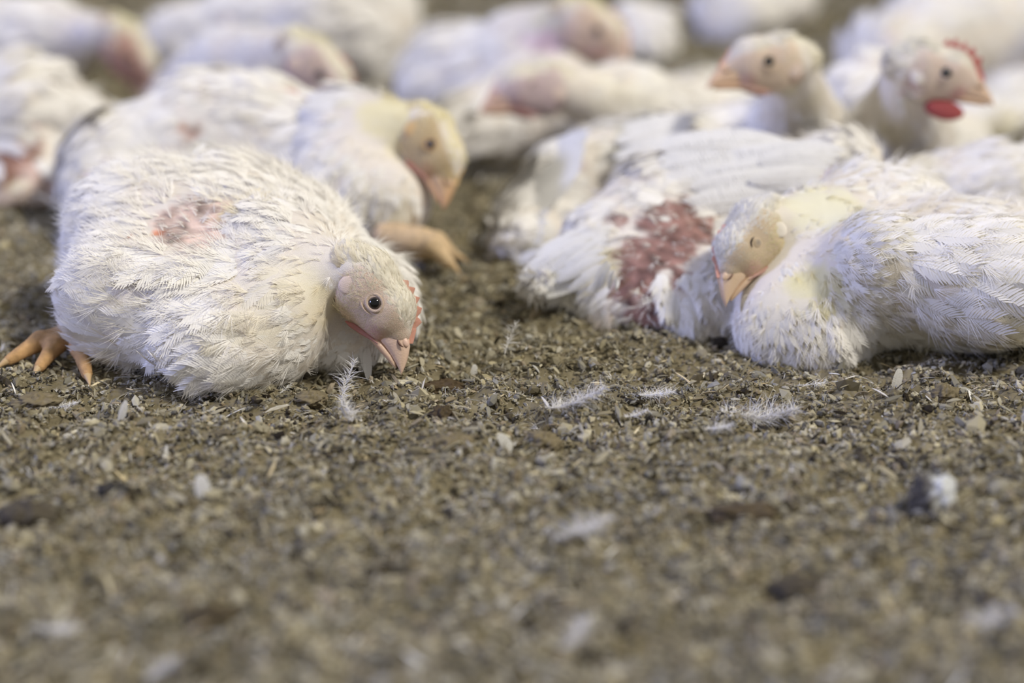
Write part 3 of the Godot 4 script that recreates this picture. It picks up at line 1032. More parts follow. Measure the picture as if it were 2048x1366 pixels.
	b = bird("white chicken sitting upright at the right with a red comb and red wattle", Vector3(0.4089, 0.0000, -2.3223))
	b.cell = 0.007
	b.count = 2100
	b.downs = 270
	b.long = 0.033
	b.body.bone(Vector3(0.0025, 0.0750, 0.0974), 0.0530, Vector3(0.0369, 0.0077, -0.0484), 0.0760)
	b.body.bone(Vector3(-0.0083, 0.0966, -0.0276), 0.0433, Vector3(-0.0093, 0.0213, -0.0853), 0.0620)
	b.body.bone(Vector3(0.0251, 0.0159, -0.0833), 0.0712, Vector3(0.0865, -0.0271, -0.1528), 0.0794)
	b.headed = true
	b.head = Transform3D(Basis(Vector3(0.9607, -0.2708, 0.0614), Vector3(0.2756, 0.9033, -0.3288), Vector3(0.0335, 0.3328, 0.9424)), Vector3(0.0155, 0.1735, 0.2231))
	b.look = {"k": 0.000413, "comb": lin(186, 84, 78), "comb_h": 37, "wattle": lin(168, 76, 74), "wattle_h": 22, "face": lin(222, 202, 188), "crown": lin(240, 238, 230), "cheek": lin(226, 218, 202), "beak": lin(206, 172, 146), "tip": lin(214, 182, 152), "ear": lin(234, 226, 220), "iris": lin(42, 44, 54), "flush": lin(196, 130, 130), "hairs": 1080}
	b.body.bone(Vector3(-0.0165, 0.1817, 0.2213), 0.0219, Vector3(0.0025, 0.0725, 0.0983), 0.0562)
	b.tints.append([Vector3(-0.0197, 0.1040, 0.1880), 0.0203, lin(224, 214, 180), 0.50])
	b.tints.append([Vector3(0.0082, 0.0910, 0.1785), 0.0153, lin(226, 226, 232), 0.50])
	b.bare.append([Vector3(-0.0186, 0.1552, 0.2282), 0.0045, lin(206, 176, 184)])
	b.bare.append([Vector3(-0.0092, 0.1158, 0.1994), 0.0025, lin(140, 110, 110)])
	b.bare.append([Vector3(-0.0242, 0.1084, 0.1889), 0.0036, lin(200, 190, 170)])
	b.bare.append([Vector3(-0.0179, 0.1204, 0.2015), 0.0030, lin(204, 186, 170)])
	finish(b)

	b = bird("white chicken cut by the right edge, behind the beak of the red-combed one", Vector3(0.6043, 0.0000, -2.4504))
	b.cell = 0.009
	b.count = 1040
	b.downs = 150
	b.long = 0.039
	b.body.bone(Vector3(-0.0488, -0.0146, -0.0931), 0.0449, Vector3(0.0244, -0.0187, -0.1767), 0.0650)
	b.body.bone(Vector3(0.0244, -0.0187, -0.1767), 0.0675, Vector3(0.1315, -0.0181, -0.2302), 0.0853)
	b.tints.append([Vector3(-0.0664, 0.0060, -0.0570), 0.0155, lin(216, 204, 140), 0.90])
	b.tints.append([Vector3(-0.0305, 0.0070, -0.0578), 0.0239, lin(232, 226, 190), 0.60])
	b.tints.append([Vector3(-0.0344, 0.0342, -0.1220), 0.0426, lin(240, 238, 226), 0.50])
	finish(b)

	b = bird("large white chicken far back at the top right with a pinkish grey side patch", Vector3(0.5746, 0.0000, -2.8544))
	b.cell = 0.01
	b.count = 1040
	b.downs = 125
	b.long = 0.0442
	b.body.bone(Vector3(-0.0976, 0.0367, 0.1006), 0.0480, Vector3(0.0134, 0.0460, -0.0092), 0.0832)
	b.body.bone(Vector3(0.0134, 0.0460, -0.0092), 0.0866, Vector3(0.1738, 0.0291, -0.0562), 0.0915)
	b.bare.append([Vector3(-0.0998, 0.0725, 0.1330), 0.0166, lin(214, 190, 192)])
	b.bare.append([Vector3(-0.0765, 0.0813, 0.1133), 0.0128, lin(220, 204, 206)])
	b.tints.append([Vector3(0.0869, 0.0276, 0.0605), 0.0263, lin(222, 222, 238), 0.60])
	finish(b)

	b = bird("bluish white chicken furthest back at the top, above the pale-faced one", Vector3(0.3452, 0.0000, -3.1649))
	b.cell = 0.011
	b.count = 880
	b.downs = 100
	b.long = 0.0468
	b.body.bone(Vector3(-0.0346, 0.0070, 0.0495), 0.0437, Vector3(0.0222, 0.0036, -0.0025), 0.0548)
	b.body.bone(Vector3(0.0222, 0.0106, -0.0051), 0.0519, Vector3(0.0519, 0.0385, -0.0152), 0.0400)
	finish(b)

	b = bird("white chicken facing left with a purplish bare face and closed eye", Vector3(0.1785, 0.0000, -2.4564))
	b.cell = 0.008
	b.count = 1200
	b.downs = 175
	b.long = 0.0377
	b.body.bone(Vector3(-0.0555, 0.0666, 0.0536), 0.0444, Vector3(0.0358, 0.0131, -0.0759), 0.0506)
	b.body.bone(Vector3(0.0374, 0.0139, -0.0975), 0.0509, Vector3(0.1003, 0.0118, -0.1819), 0.0525)
	b.headed = true
	b.head = Transform3D(Basis(Vector3(-0.8864, -0.0686, 0.4578), Vector3(-0.2419, 0.9118, -0.3319), Vector3(-0.3947, -0.4049, -0.8248)), Vector3(-0.1621, 0.1033, 0.1279))
	b.look = {"k": 0.000438, "shut": true, "comb": lin(196, 158, 166), "comb_h": 8, "face": lin(200, 180, 182), "crown": lin(238, 234, 218), "cheek": lin(226, 214, 200), "flush": lin(186, 138, 140), "beak": lin(206, 170, 150), "tip": lin(208, 172, 150), "wattle": lin(184, 128, 120), "hairs": 810}
	b.body.bone(Vector3(-0.1308, 0.1049, 0.1122), 0.0232, Vector3(-0.0583, 0.0682, 0.0530), 0.0467)
	b.tints.append([Vector3(-0.0639, 0.0882, 0.1069), 0.0334, lin(240, 236, 218), 0.50])
	finish(b)

	b = bird("white chicken behind the front one with a yellowish drooping head and one foot out", Vector3(-0.2885, 0.0000, -2.1683))
	b.cell = 0.008
	b.count = 3250
	b.downs = 450
	b.long = 0.0342
	b.body.bone(Vector3(0.0817, 0.0609, 0.0017), 0.0695, Vector3(-0.0250, 0.0577, -0.0397), 0.0876)
	b.body.bone(Vector3(-0.0250, 0.0577, -0.0397), 0.0866, Vector3(-0.1164, 0.0433, -0.0132), 0.0623)
	b.body.bone(Vector3(-0.1164, 0.0581, -0.0186), 0.0586, Vector3(-0.1260, 0.0261, 0.0569), 0.0402)
	b.body.bone(Vector3(0.1265, 0.0658, 0.0850), 0.0520, Vector3(0.1677, 0.0573, 0.1094), 0.0416, Vector3(-0.2000, -1.0000, 0.2000))
	b.body.bone(Vector3(0.0376, 0.1024, -0.0134), 0.0487, Vector3(-0.0437, 0.0875, -0.0719), 0.0447)
	b.body.bone(Vector3(0.1265, 0.0611, 0.0867), 0.0445, Vector3(0.1015, 0.0423, 0.0936), 0.0420)
	b.headed = true
	b.head = Transform3D(Basis(Vector3(0.3771, -0.6678, 0.6417), Vector3(0.9135, 0.3822, -0.1391), Vector3(-0.1524, 0.6387, 0.7542)), Vector3(0.2122, 0.1038, 0.1067))
	b.look = {"k": 0.000409, "comb": lin(218, 180, 120), "comb_h": 8, "face": lin(196, 174, 134), "crown": lin(244, 236, 200), "cheek": lin(226, 208, 156), "beak": lin(196, 160, 122), "tip": lin(206, 160, 120), "wattle": lin(200, 132, 104), "flush": lin(200, 150, 110), "lid": lin(190, 160, 120), "ear": lin(220, 186, 136), "iris": lin(120, 96, 70), "hairs": 810}
	b.body.bone(Vector3(0.1991, 0.1253, 0.0858), 0.0217, Vector3(0.1344, 0.1028, 0.0396), 0.0517)
	b.tints.append([Vector3(0.1781, 0.1434, 0.0880), 0.0444, lin(240, 230, 180), 0.80])
	b.tints.append([Vector3(0.2176, 0.1346, 0.0932), 0.0296, lin(232, 206, 130), 0.70])
	b.bare.append([Vector3(-0.1335, 0.0777, 0.0530), 0.0172, lin(186, 164, 182)])
	b.bare.append([Vector3(-0.1333, 0.0552, 0.0842), 0.0140, lin(190, 170, 186)])
	b.bare.append([Vector3(-0.1557, 0.0938, 0.0149), 0.0092, lin(190, 178, 140)])
	b.bare.append([Vector3(-0.1514, 0.0631, 0.0571), 0.0081, lin(176, 166, 136)])
	b.bare.append([Vector3(-0.1499, 0.0355, 0.0883), 0.0060, lin(120, 112, 96)])
	b.bare.append([Vector3(-0.0355, 0.1027, 0.0392), 0.0132, lin(200, 172, 156)])
	b.bare.append([Vector3(-0.0462, 0.1113, 0.0318), 0.0061, lin(176, 146, 126)])
	b.bare.append([Vector3(0.0720, 0.1372, 0.0101), 0.0133, lin(226, 184, 186)])
	b.bare.append([Vector3(0.0838, 0.1315, 0.0294), 0.0061, lin(206, 140, 140)])
	b.bare.append([Vector3(0.1255, 0.0982, 0.1278), 0.0068, lin(190, 186, 196)])
	b.bare.append([Vector3(0.1332, 0.0719, 0.1420), 0.0078, lin(206, 196, 160)])
	b.tints.append([Vector3(-0.0077, 0.1191, 0.0319), 0.0406, lin(232, 228, 216), 0.50])
	b.tints.append([Vector3(0.1602, 0.0592, 0.1506), 0.0340, lin(230, 222, 196), 0.50])
	finish(b)
	foot(b, Vector3(0.1669, 0.0318, 0.1506), Vector3(0.1981, 0.0283, 0.1625), [Vector3(0.2307, 0.0192, 0.1658), Vector3(0.2282, 0.0202, 0.1974), Vector3(0.2169, 0.0054, 0.1176)], 0.0145, lin(214, 186, 146))

	b = bird("white chicken whose reddish face and comb lean on the back of the yellow-headed one", Vector3(-0.3299, 0.0000, -2.5684))
	b.cell = 0.009
	b.count = 1040
	b.downs = 125
	b.long = 0.039
	b.body.bone(Vector3(0.0657, 0.1067, 0.1510), 0.0342, Vector3(0.0016, 0.0787, 0.0548), 0.0527)
	b.body.bone(Vector3(0.0016, 0.0787, 0.0548), 0.0510, Vector3(-0.0572, 0.0283, -0.0546), 0.0552)
	b.headed = true
	b.head = Transform3D(Basis(Vector3(0.6412, -0.7420, 0.1958), Vector3(0.7660, 0.6040, -0.2198), Vector3(0.0448, 0.2910, 0.9557)), Vector3(0.1193, 0.1183, 0.2327))
	b.look = {"k": 0.000438, "comb": lin(206, 130, 126), "comb_h": 16, "face": lin(206, 186, 184), "crown": lin(240, 236, 214), "cheek": lin(214, 200, 190), "beak": lin(186, 140, 116), "tip": lin(180, 130, 106), "wattle": lin(190, 130, 120), "hairs": 540}
	b.body.bone(Vector3(0.0962, 0.1438, 0.2261), 0.0232, Vector3(0.0243, 0.0905, 0.0930), 0.0502)
	b.tints.append([Vector3(0.0758, 0.1432, 0.2379), 0.0219, lin(240, 236, 214), 0.50])
	finish(b)

	b = bird("white chicken at the left edge with a dark bare flank patch and pinkish belly", Vector3(-0.5400, 0.0000, -2.3417))
	b.cell = 0.009
	b.count = 1360
	b.downs = 175
	b.long = 0.039
	b.body.bone(Vector3(-0.0066, 0.0731, 0.0004), 0.0689, Vector3(0.0464, 0.0528, -0.0348), 0.0446)
	b.body.bone(Vector3(0.0134, -0.0044, 0.0711), 0.0650, Vector3(0.0420, -0.0204, 0.0557), 0.0518, Vector3(0.2000, -1.0000, 0.0000))
	b.body.bone(Vector3(-0.1088, 0.0450, -0.0426), 0.0817, Vector3(-0.0112, 0.0420, -0.0096), 0.0807)
	b.bare.append([Vector3(0.0054, 0.0462, 0.1115), 0.0341, lin(128, 96, 82)])
	b.bare.append([Vector3(0.0295, 0.0394, 0.1167), 0.0245, lin(160, 126, 110)])
	b.bare.append([Vector3(0.0164, 0.0615, 0.0821), 0.0194, lin(146, 114, 104)])
	b.bare.append([Vector3(0.0221, 0.0787, 0.0670), 0.0076, lin(214, 190, 184)])
	b.bare.append([Vector3(0.0424, 0.0120, 0.1272), 0.0373, lin(222, 196, 184)])
	b.bare.append([Vector3(0.0161, -0.0026, 0.1343), 0.0373, lin(220, 200, 180)])
	b.bare.append([Vector3(0.0402, 0.1171, 0.0188), 0.0077, lin(156, 146, 138)])
	b.bare.append([Vector3(0.0491, 0.1018, 0.0251), 0.0066, lin(176, 166, 156)])
	b.bare.append([Vector3(0.0616, 0.0826, 0.0201), 0.0050, lin(168, 156, 110)])
	b.bare.append([Vector3(-0.0052, 0.1424, -0.0051), 0.0077, lin(216, 212, 170)])
	finish(b)

	b = bird("white chicken at the top left with a pale yellow neck and pinkish face tucked down", Vector3(-0.6030, 0.0000, -2.8029))
	b.cell = 0.01
	b.count = 1040
	b.downs = 125
	b.long = 0.0416
	b.body.bone(Vector3(0.0063, 0.0695, 0.0798), 0.0569, Vector3(-0.1122, 0.0380, -0.0045), 0.0818)
	b.headed = true
	b.head = Transform3D(Basis(Vector3(0.4412, -0.8966, -0.0376), Vector3(0.8829, 0.4412, -0.1606), Vector3(0.1606, 0.0376, 0.9863)), Vector3(0.1308, 0.0739, 0.1662))
	b.look = {"k": 0.000417, "comb": lin(220, 190, 170), "comb_h": 6, "face": lin(218, 176, 164), "crown": lin(238, 234, 206), "cheek": lin(226, 196, 176), "beak": lin(206, 168, 150), "hairs": 405}
	b.body.bone(Vector3(0.1154, 0.1035, 0.1676), 0.0221, Vector3(0.0275, 0.0729, 0.0892), 0.0497)
	b.tints.append([Vector3(0.1493, 0.0887, 0.1686), 0.0309, lin(236, 230, 190), 0.60])
	b.bare.append([Vector3(0.0693, 0.1064, 0.1637), 0.0111, lin(226, 222, 230)])
	finish(b)

	b = bird("big white chicken at the back above the front left one, with a small pink patch", Vector3(-0.2944, 0.0000, -2.9528))
	b.cell = 0.011
	b.count = 1200
	b.downs = 125
	b.long = 0.0468
	b.body.bone(Vector3(0.0754, 0.0545, 0.0649), 0.0906, Vector3(-0.0532, 0.0356, 0.0079), 0.0717)
	b.body.bone(Vector3(-0.0532, 0.0356, 0.0079), 0.0717, Vector3(-0.1458, 0.0249, -0.0095), 0.0542)
	b.body.bone(Vector3(0.0732, 0.0740, 0.0259), 0.0847, Vector3(0.0000, 0.0641, -0.0238), 0.0722)
	b.bare.append([Vector3(-0.0818, 0.0646, 0.0741), 0.0148, lin(222, 190, 180)])
	b.bare.append([Vector3(-0.0913, 0.0483, 0.0745), 0.0108, lin(220, 186, 178)])
	b.bare.append([Vector3(-0.0497, 0.0589, 0.0925), 0.0100, lin(206, 202, 196)])
	finish(b)

	b = bird("white chicken at the back centre with a yellowish crown and a purple bare patch", Vector3(-0.0088, 0.0000, -2.6600))
	b.cell = 0.009
	b.count = 1440
	b.downs = 175
	b.long = 0.0416
	b.body.bone(Vector3(0.0310, 0.0561, 0.0481), 0.0702, Vector3(-0.0504, 0.0189, -0.0022), 0.0781)
	b.body.bone(Vector3(-0.0508, 0.0321, -0.0282), 0.0723, Vector3(-0.0762, -0.0096, -0.0131), 0.0596)
	b.body.bone(Vector3(0.0606, 0.0386, 0.1184), 0.0638, Vector3(-0.0316, 0.0239, 0.1982), 0.0539)
	b.headed = true
	b.head = Transform3D(Basis(Vector3(0.7875, -0.5901, 0.1776), Vector3(0.6157, 0.7405, -0.2695), Vector3(0.0275, 0.3216, 0.9465)), Vector3(0.1096, 0.1216, 0.1104))
	b.look = {"k": 0.000434, "comb": lin(222, 172, 162), "comb_h": 20, "face": lin(222, 198, 180), "crown": lin(238, 232, 196), "cheek": lin(228, 210, 190), "beak": lin(206, 170, 146), "iris": lin(90, 74, 66), "wattle": lin(206, 160, 150), "hairs": 540}
	b.body.bone(Vector3(0.0818, 0.1414, 0.1045), 0.0230, Vector3(0.0370, 0.0872, 0.0475), 0.0577)
	b.bare.append([Vector3(0.0482, 0.1114, 0.1167), 0.0179, lin(212, 188, 194)])
	b.bare.append([Vector3(0.0720, 0.1048, 0.1224), 0.0119, lin(216, 196, 204)])
	b.bare.append([Vector3(0.0244, 0.1119, 0.1051), 0.0096, lin(218, 200, 204)])
	b.tints.append([Vector3(0.0541, 0.1431, 0.1101), 0.0298, lin(236, 230, 196), 0.60])
	finish(b)

	b = bird("white chicken half hidden behind the pink-combed one at the back", Vector3(0.1949, 0.0000, -3.0068))
	b.cell = 0.012
	b.count = 480
	b.downs = 75
	b.long = 0.0442
	b.body.bone(Vector3(-0.0136, 0.0380, 0.0398), 0.0278, Vector3(-0.0071, -0.0254, 0.0097), 0.0353)
	b.body.bone(Vector3(-0.0071, -0.0254, 0.0097), 0.0367, Vector3(-0.0686, -0.0434, -0.0370), 0.0531)
	finish(b)

# ---------------------------------------------------------------- the floor

var hill := FastNoiseLite.new()
var grit := FastNoiseLite.new()
var damp := FastNoiseLite.new()       # damper, darker places in the litter

func ground_y(x: float, z: float) -> float:
	var g := hill.get_noise_2d(x, z) * 0.013 + grit.get_noise_2d(x, z) * 0.0085
	return g - 0.001

func make_ground() -> void:
	damp.seed = 44; damp.frequency = 16.0; damp.fractal_octaves = 3
	hill.seed = 31; hill.frequency = 9.0; hill.fractal_octaves = 2
	grit.seed = 32; grit.frequency = 42.0; grit.fractal_octaves = 3
	var st := SurfaceTool.new()
	st.begin(Mesh.PRIMITIVE_TRIANGLES)
	st.set_smooth_group(0)
	var nx := 220
	var nz := 330
	for j in nz + 1:
		var z := -0.75 - 3.6 * pow(float(j) / nz, 1.25)
		for i in nx + 1:
			var x := (float(i) / nx - 0.5) * 2.4
			st.add_vertex(Vector3(x, ground_y(x, z), z))
	for j in nz:
		for i in nx:
			var q := j * (nx + 1) + i
			for w in [q, q + nx + 1, q + 1, q + 1, q + nx + 1, q + nx + 2]: st.add_index(w)
	st.generate_normals()
	var o := obj("floor", st.commit(), M.base, self)
	o.set_meta("kind", "structure")
	o.set_meta("label", "brown trampled poultry litter floor")
	var under := BoxMesh.new()
	under.size = Vector3(14, 0.2, 14)
	var u := obj("floor", under, M.base, self)
	u.name = "floor_1"
	u.position = Vector3(0, -0.125, -4)
	u.set_meta("kind", "structure")
	u.set_meta("label", "litter floor going on beyond the chickens")

func lump_mesh(seed_: int, rough: float) -> ArrayMesh:
	var r := RandomNumberGenerator.new()
	r.seed = seed_
	var t := (1.0 + sqrt(5.0)) / 2.0
	var v := [Vector3(-1, t, 0), Vector3(1, t, 0), Vector3(-1, -t, 0), Vector3(1, -t, 0), Vector3(0, -1, t), Vector3(0, 1, t), Vector3(0, -1, -t), Vector3(0, 1, -t), Vector3(t, 0, -1), Vector3(t, 0, 1), Vector3(-t, 0, -1), Vector3(-t, 0, 1)]
	for i in 12: v[i] = v[i].normalized() * r.randf_range(1.0 - rough, 1.0 + rough)
	var st := SurfaceTool.new()
	st.begin(Mesh.PRIMITIVE_TRIANGLES)
	st.set_smooth_group(-1)
	for q in [0, 11, 5, 0, 5, 1, 0, 1, 7, 0, 7, 10, 0, 10, 11, 1, 5, 9, 5, 11, 4, 11, 10, 2, 10, 7, 6, 7, 1, 8, 3, 9, 4, 3, 4, 2, 3, 2, 6, 3, 6, 8, 3, 8, 9, 4, 9, 5, 2, 4, 11, 6, 2, 10, 8, 6, 7, 9, 8, 1]:
		st.set_color(Color.WHITE)
		st.add_vertex(v[q])
	st.generate_normals()
	return st.commit()

func flake_mesh() -> ArrayMesh:
	var st := SurfaceTool.new()
	st.begin(Mesh.PRIMITIVE_TRIANGLES)
	st.set_smooth_group(-1)
	var top := [Vector3(-1, 0.02, -0.25), Vector3(-0.5, 0.2, 0.35), Vector3(0.2, 0.25, 0.42), Vector3(0.9, 0.1, 0.2), Vector3(1.1, -0.05, -0.15), Vector3(0.3, 0.15, -0.4), Vector3(-0.4, 0.18, -0.45)]
	var mid := Vector3(0.1, 0.26, 0)
	for i in 7:
		var a: Vector3 = top[i]
		var b: Vector3 = top[(i + 1) % 7]
		st.set_color(Color.WHITE)
		st.add_vertex(mid); st.add_vertex(a); st.add_vertex(b)
		st.add_vertex(mid - Vector3(0, 0.14, 0)); st.add_vertex(b - Vector3(0, 0.12, 0)); st.add_vertex(a - Vector3(0, 0.12, 0))
		st.add_vertex(a); st.add_vertex(a - Vector3(0, 0.12, 0)); st.add_vertex(b)
		st.add_vertex(b); st.add_vertex(a - Vector3(0, 0.12, 0)); st.add_vertex(b - Vector3(0, 0.12, 0))
	st.generate_normals()
	return st.commit()

func make_litter() -> void:
	var root := Node3D.new()
	root.name = "litter"
	root.set_meta("label", "crumbly brown poultry litter of crumbs, shavings and feather bits")
	root.set_meta("category", "litter")
	root.set_meta("kind", "stuff")
	add_child(root)
	var browns := [lin(150, 141, 114), lin(164, 156, 130), lin(126, 117, 92), lin(178, 170, 144), lin(148, 134, 108), lin(142, 136, 116), lin(162, 152, 120)]
	var greys := [lin(164, 160, 146), lin(132, 128, 114), lin(92, 84, 68), lin(66, 59, 48)]
	var pale := [lin(216, 200, 160), lin(222, 214, 194), lin(204, 184, 142), lin(226, 224, 218)]
	var kinds := [["crumb", lump_mesh(1, 0.35), CRUMBS, 0], ["crumb", lump_mesh(2, 0.28), CRUMBS, 0], ["shaving", flake_mesh(), SHAVINGS, 1], ["straw_bit", flake_mesh(), STRAWS, 2], ["feather_bit", FUZZ, FLUFF, 3], ["clump", lump_mesh(3, 0.4), CLUMPS, 4]]
	for kd in kinds:
		var xf: Array[Transform3D] = []
		var tint := PackedColorArray()
		var n: int = kd[2]
		for i in n:
			# denser near the camera, where each crumb shows larger
			var z := -(1.06 + 2.6 * pow(rng.randf(), 1.9))
			var x := rng.randf_range(-1, 1) * (0.10 - z * 0.262)
			var far := -z
			var s := rng.randf_range(0.0009, 0.0024) * (1.0 + 0.35 * maxf(0.0, far - 1.9))
			if rng.randf() < 0.10: s *= rng.randf_range(1.4, 2.4)
			var patch := hill.get_noise_2d(x * 1.7 + 9.0, z * 1.7)
			var c: Color = browns[rng.randi() % 7]
			if rng.randf() < 0.24 + patch * 0.5: c = greys[rng.randi() % 4]
			var y := ground_y(x, z)
			var bs: Basis
			match kd[3]:
				0:
					bs = Basis.from_euler(Vector3(rng.randf() * TAU, rng.randf() * TAU, rng.randf() * TAU)) * Basis.from_scale(Vector3(s * rng.randf_range(0.8, 1.7), s * rng.randf_range(0.5, 1.0), s))
					y += s * rng.randf_range(-0.2, 0.9)
				1:
					bs = Basis.from_euler(Vector3(rng.randfn(0, 0.55), rng.randf() * TAU, rng.randfn(0, 0.55))) * Basis.from_scale(Vector3(s * rng.randf_range(0.9, 2.1), s * 1.1, s * rng.randf_range(0.6, 1.4)))
					y += s * rng.randf_range(0.2, 1.4)
				2:
					bs = Basis.from_euler(Vector3(rng.randfn(0, 0.5), rng.randf() * TAU, rng.randfn(0, 0.45))) * Basis.from_scale(Vector3(s * rng.randf_range(1.2, 2.8), s * 0.6, s * rng.randf_range(0.25, 0.6)))
					y += s * rng.randf_range(0.6, 1.6)
					if rng.randf() < 0.22: c = pale[rng.randi() % 4]
				4:
					s = rng.randf_range(0.0035, 0.0075)
					bs = Basis.from_euler(Vector3(rng.randf() * TAU, rng.randf() * TAU, rng.randf() * TAU)) * Basis.from_scale(Vector3(s * rng.randf_range(0.9, 1.6), s * rng.randf_range(0.5, 0.8), s))
					y -= s * 0.1
				3:
					bs = Basis.from_euler(Vector3(-1.2 + rng.randfn(0, 0.5), rng.randf() * TAU, rng.randfn(0, 0.3))) * Basis.from_scale(Vector3(1, 1, 1) * rng.randf_range(0.003, 0.010))
					y += 0.0015
					c = lin(212, 210, 208)
			var v := rng.randf_range(0.74, 1.28) * (1.0 + 0.5 * damp.get_noise_2d(x, z))
			c = c.lerp(Color(c.g, c.g, c.g) * 0.95, rng.randf_range(0.0, 0.40))
			xf.append(Transform3D(bs, Vector3(x, y, z)))
			tint.append(Color(c.r * v, c.g * v, c.b * v))
		stuff(kd[0], kd[1], M.litter if kd[3] != 3 else M.feather, xf, tint, root)

const CRUMBS := 55000
const SHAVINGS := 110000
const STRAWS := 48000
const FLUFF := 4200
const CLUMPS := 1500

# ---------------------------------------------------------------- feathers and clods lying on the litter

func loose_down(label: String, at: Vector3, long: float, bend: float, yaw: float, tilt: float, strands: int, seed_: int, flat := 1.0) -> void:
	# a shed downy feather: a bowed shaft with long loose barbs
	var r := RandomNumberGenerator.new()
	r.seed = seed_
	at.y = ground_y(at.x, at.z) + 0.002
	var o := thing("loose_feather", label, "feather", at, "shed feathers lying on the litter")
	o.rotation = Vector3(0, yaw, 0)
	var spine := func(t: float) -> Vector3:
		return Vector3((t - 0.5) * long, 0.003 + sin(tilt) * t * long + 0.55 * absf(bend) * long * (t - 0.5) * (t - 0.5), bend * long * 0.5 * (t - 0.5) * (t - 0.5))
	var pts := PackedVector3Array()
	var side := PackedVector3Array()
	for i in 11:
		pts.append(spine.call(i / 10.0))
		side.append(Vector3(0, 0, 0.0006 * (1.0 - i / 12.0)))
	var st := SurfaceTool.new()
	st.begin(Mesh.PRIMITIVE_TRIANGLES)
	strip(st, pts, side, lin(226, 224, 220))
	for i in pts.size():
		side[i] = Vector3(0, side[i].z, 0)
	strip(st, pts, side, lin(226, 224, 220))
	st.generate_normals()
	obj("shaft", st.commit(), M.feather, o)
	st = SurfaceTool.new()
	st.begin(Mesh.PRIMITIVE_TRIANGLES)
	for k in strands * 2:
		var t := pow(r.randf(), 0.8)
		var p: Vector3 = spine.call(t)
		var s := -1.0 if r.randf() < 0.5 else 1.0
		var d := Vector3(r.randf_range(-0.3, 0.9), r.randf_range(-0.05, 0.75) * flat, s * r.randf_range(0.3, 1.0)).normalized()
		var l := long * r.randf_range(0.10, 0.34) * (0.5 + sin(PI * clampf(t, 0.1, 0.9)))
		var curl := Vector3(r.randfn(0, 0.55), r.randf_range(-0.9, 0.3), r.randfn(0, 0.55))
		var bp := PackedVector3Array()
		var bs := PackedVector3Array()
		var w := d.cross(Vector3(r.randfn(0, 1), r.randfn(0, 1), r.randfn(0, 1))).normalized()
		for q in 5:
			var u := q / 4.0
			var pt := p + d * l * u + curl * l * u * u * 0.5
			pt.y = maxf(pt.y, 0.0005)
			bp.append(pt)
			bs.append(w * 0.00030 * (1.0 - u * 0.9))
		strip(st, bp, bs, lin(232, 231, 230))
	st.generate_normals()
	var v := obj("barbs", st.commit(), M.feather, o)
	v.set_meta("kind", "stuff")

func loose_vane(label: String, at: Vector3, long: float, dir: Vector3, up: Vector3, wide := 2.0) -> void:
	at.y = ground_y(at.x, at.z) + 0.001
	var o := thing("loose_feather", label, "feather", at, "shed feathers lying on the litter")
	var y := dir.normalized() * long
	var x := y.cross(up).normalized()
	var f := obj("vane", FLIGHT[rng.randi() % 3], M.flight, o)
	f.transform = Transform3D(Basis(x * long * wide, y, x.cross(y).normalized() * long), Vector3.ZERO)

func clod(label: String, at: Vector3, size: Vector3, c: Color, seed_: int, c2 := Color.BLACK, part := 0.0) -> void:
	var f := FastNoiseLite.new()
	f.seed = seed_
	f.frequency = 1.1
	f.fractal_octaves = 4
	at.y = ground_y(at.x, at.z) + size.y * 0.35
	var st := SurfaceTool.new()
	st.begin(Mesh.PRIMITIVE_TRIANGLES)
	st.set_smooth_group(0)
	var seg := 22
	for i in seg:
		for k in seg * 2:
			var p := []
			for q in [[i, k], [i + 1, k], [i + 1, k + 1], [i, k + 1]]:
				var a: float = PI * q[0] / seg
				var b: float = PI * (q[1] % (seg * 2)) / seg
				var d := Vector3(sin(a) * cos(b), cos(a), sin(a) * sin(b))
				p.append([d * (1.0 + 0.6 * f.get_noise_3dv(d * 1.3) + 0.30 * f.get_noise_3dv(d * 5.0)), d])
			for q in [0, 1, 2, 0, 2, 3]:
				var d: Vector3 = p[q][1]
				var m := 1.0 + 0.5 * f.get_noise_3dv(d * 4.0)
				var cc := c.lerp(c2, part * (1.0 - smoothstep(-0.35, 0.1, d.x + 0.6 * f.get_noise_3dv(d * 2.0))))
				st.set_color(Color(cc.r * m, cc.g * m, cc.b * m))
				st.add_vertex(p[q][0] * size)
	st.index()
	st.generate_normals()
	var o := obj(numbered("litter_clod"), st.commit(), M.litter, self)
	o.position = at
	tag(o, label, "clod", "clods on the litter")

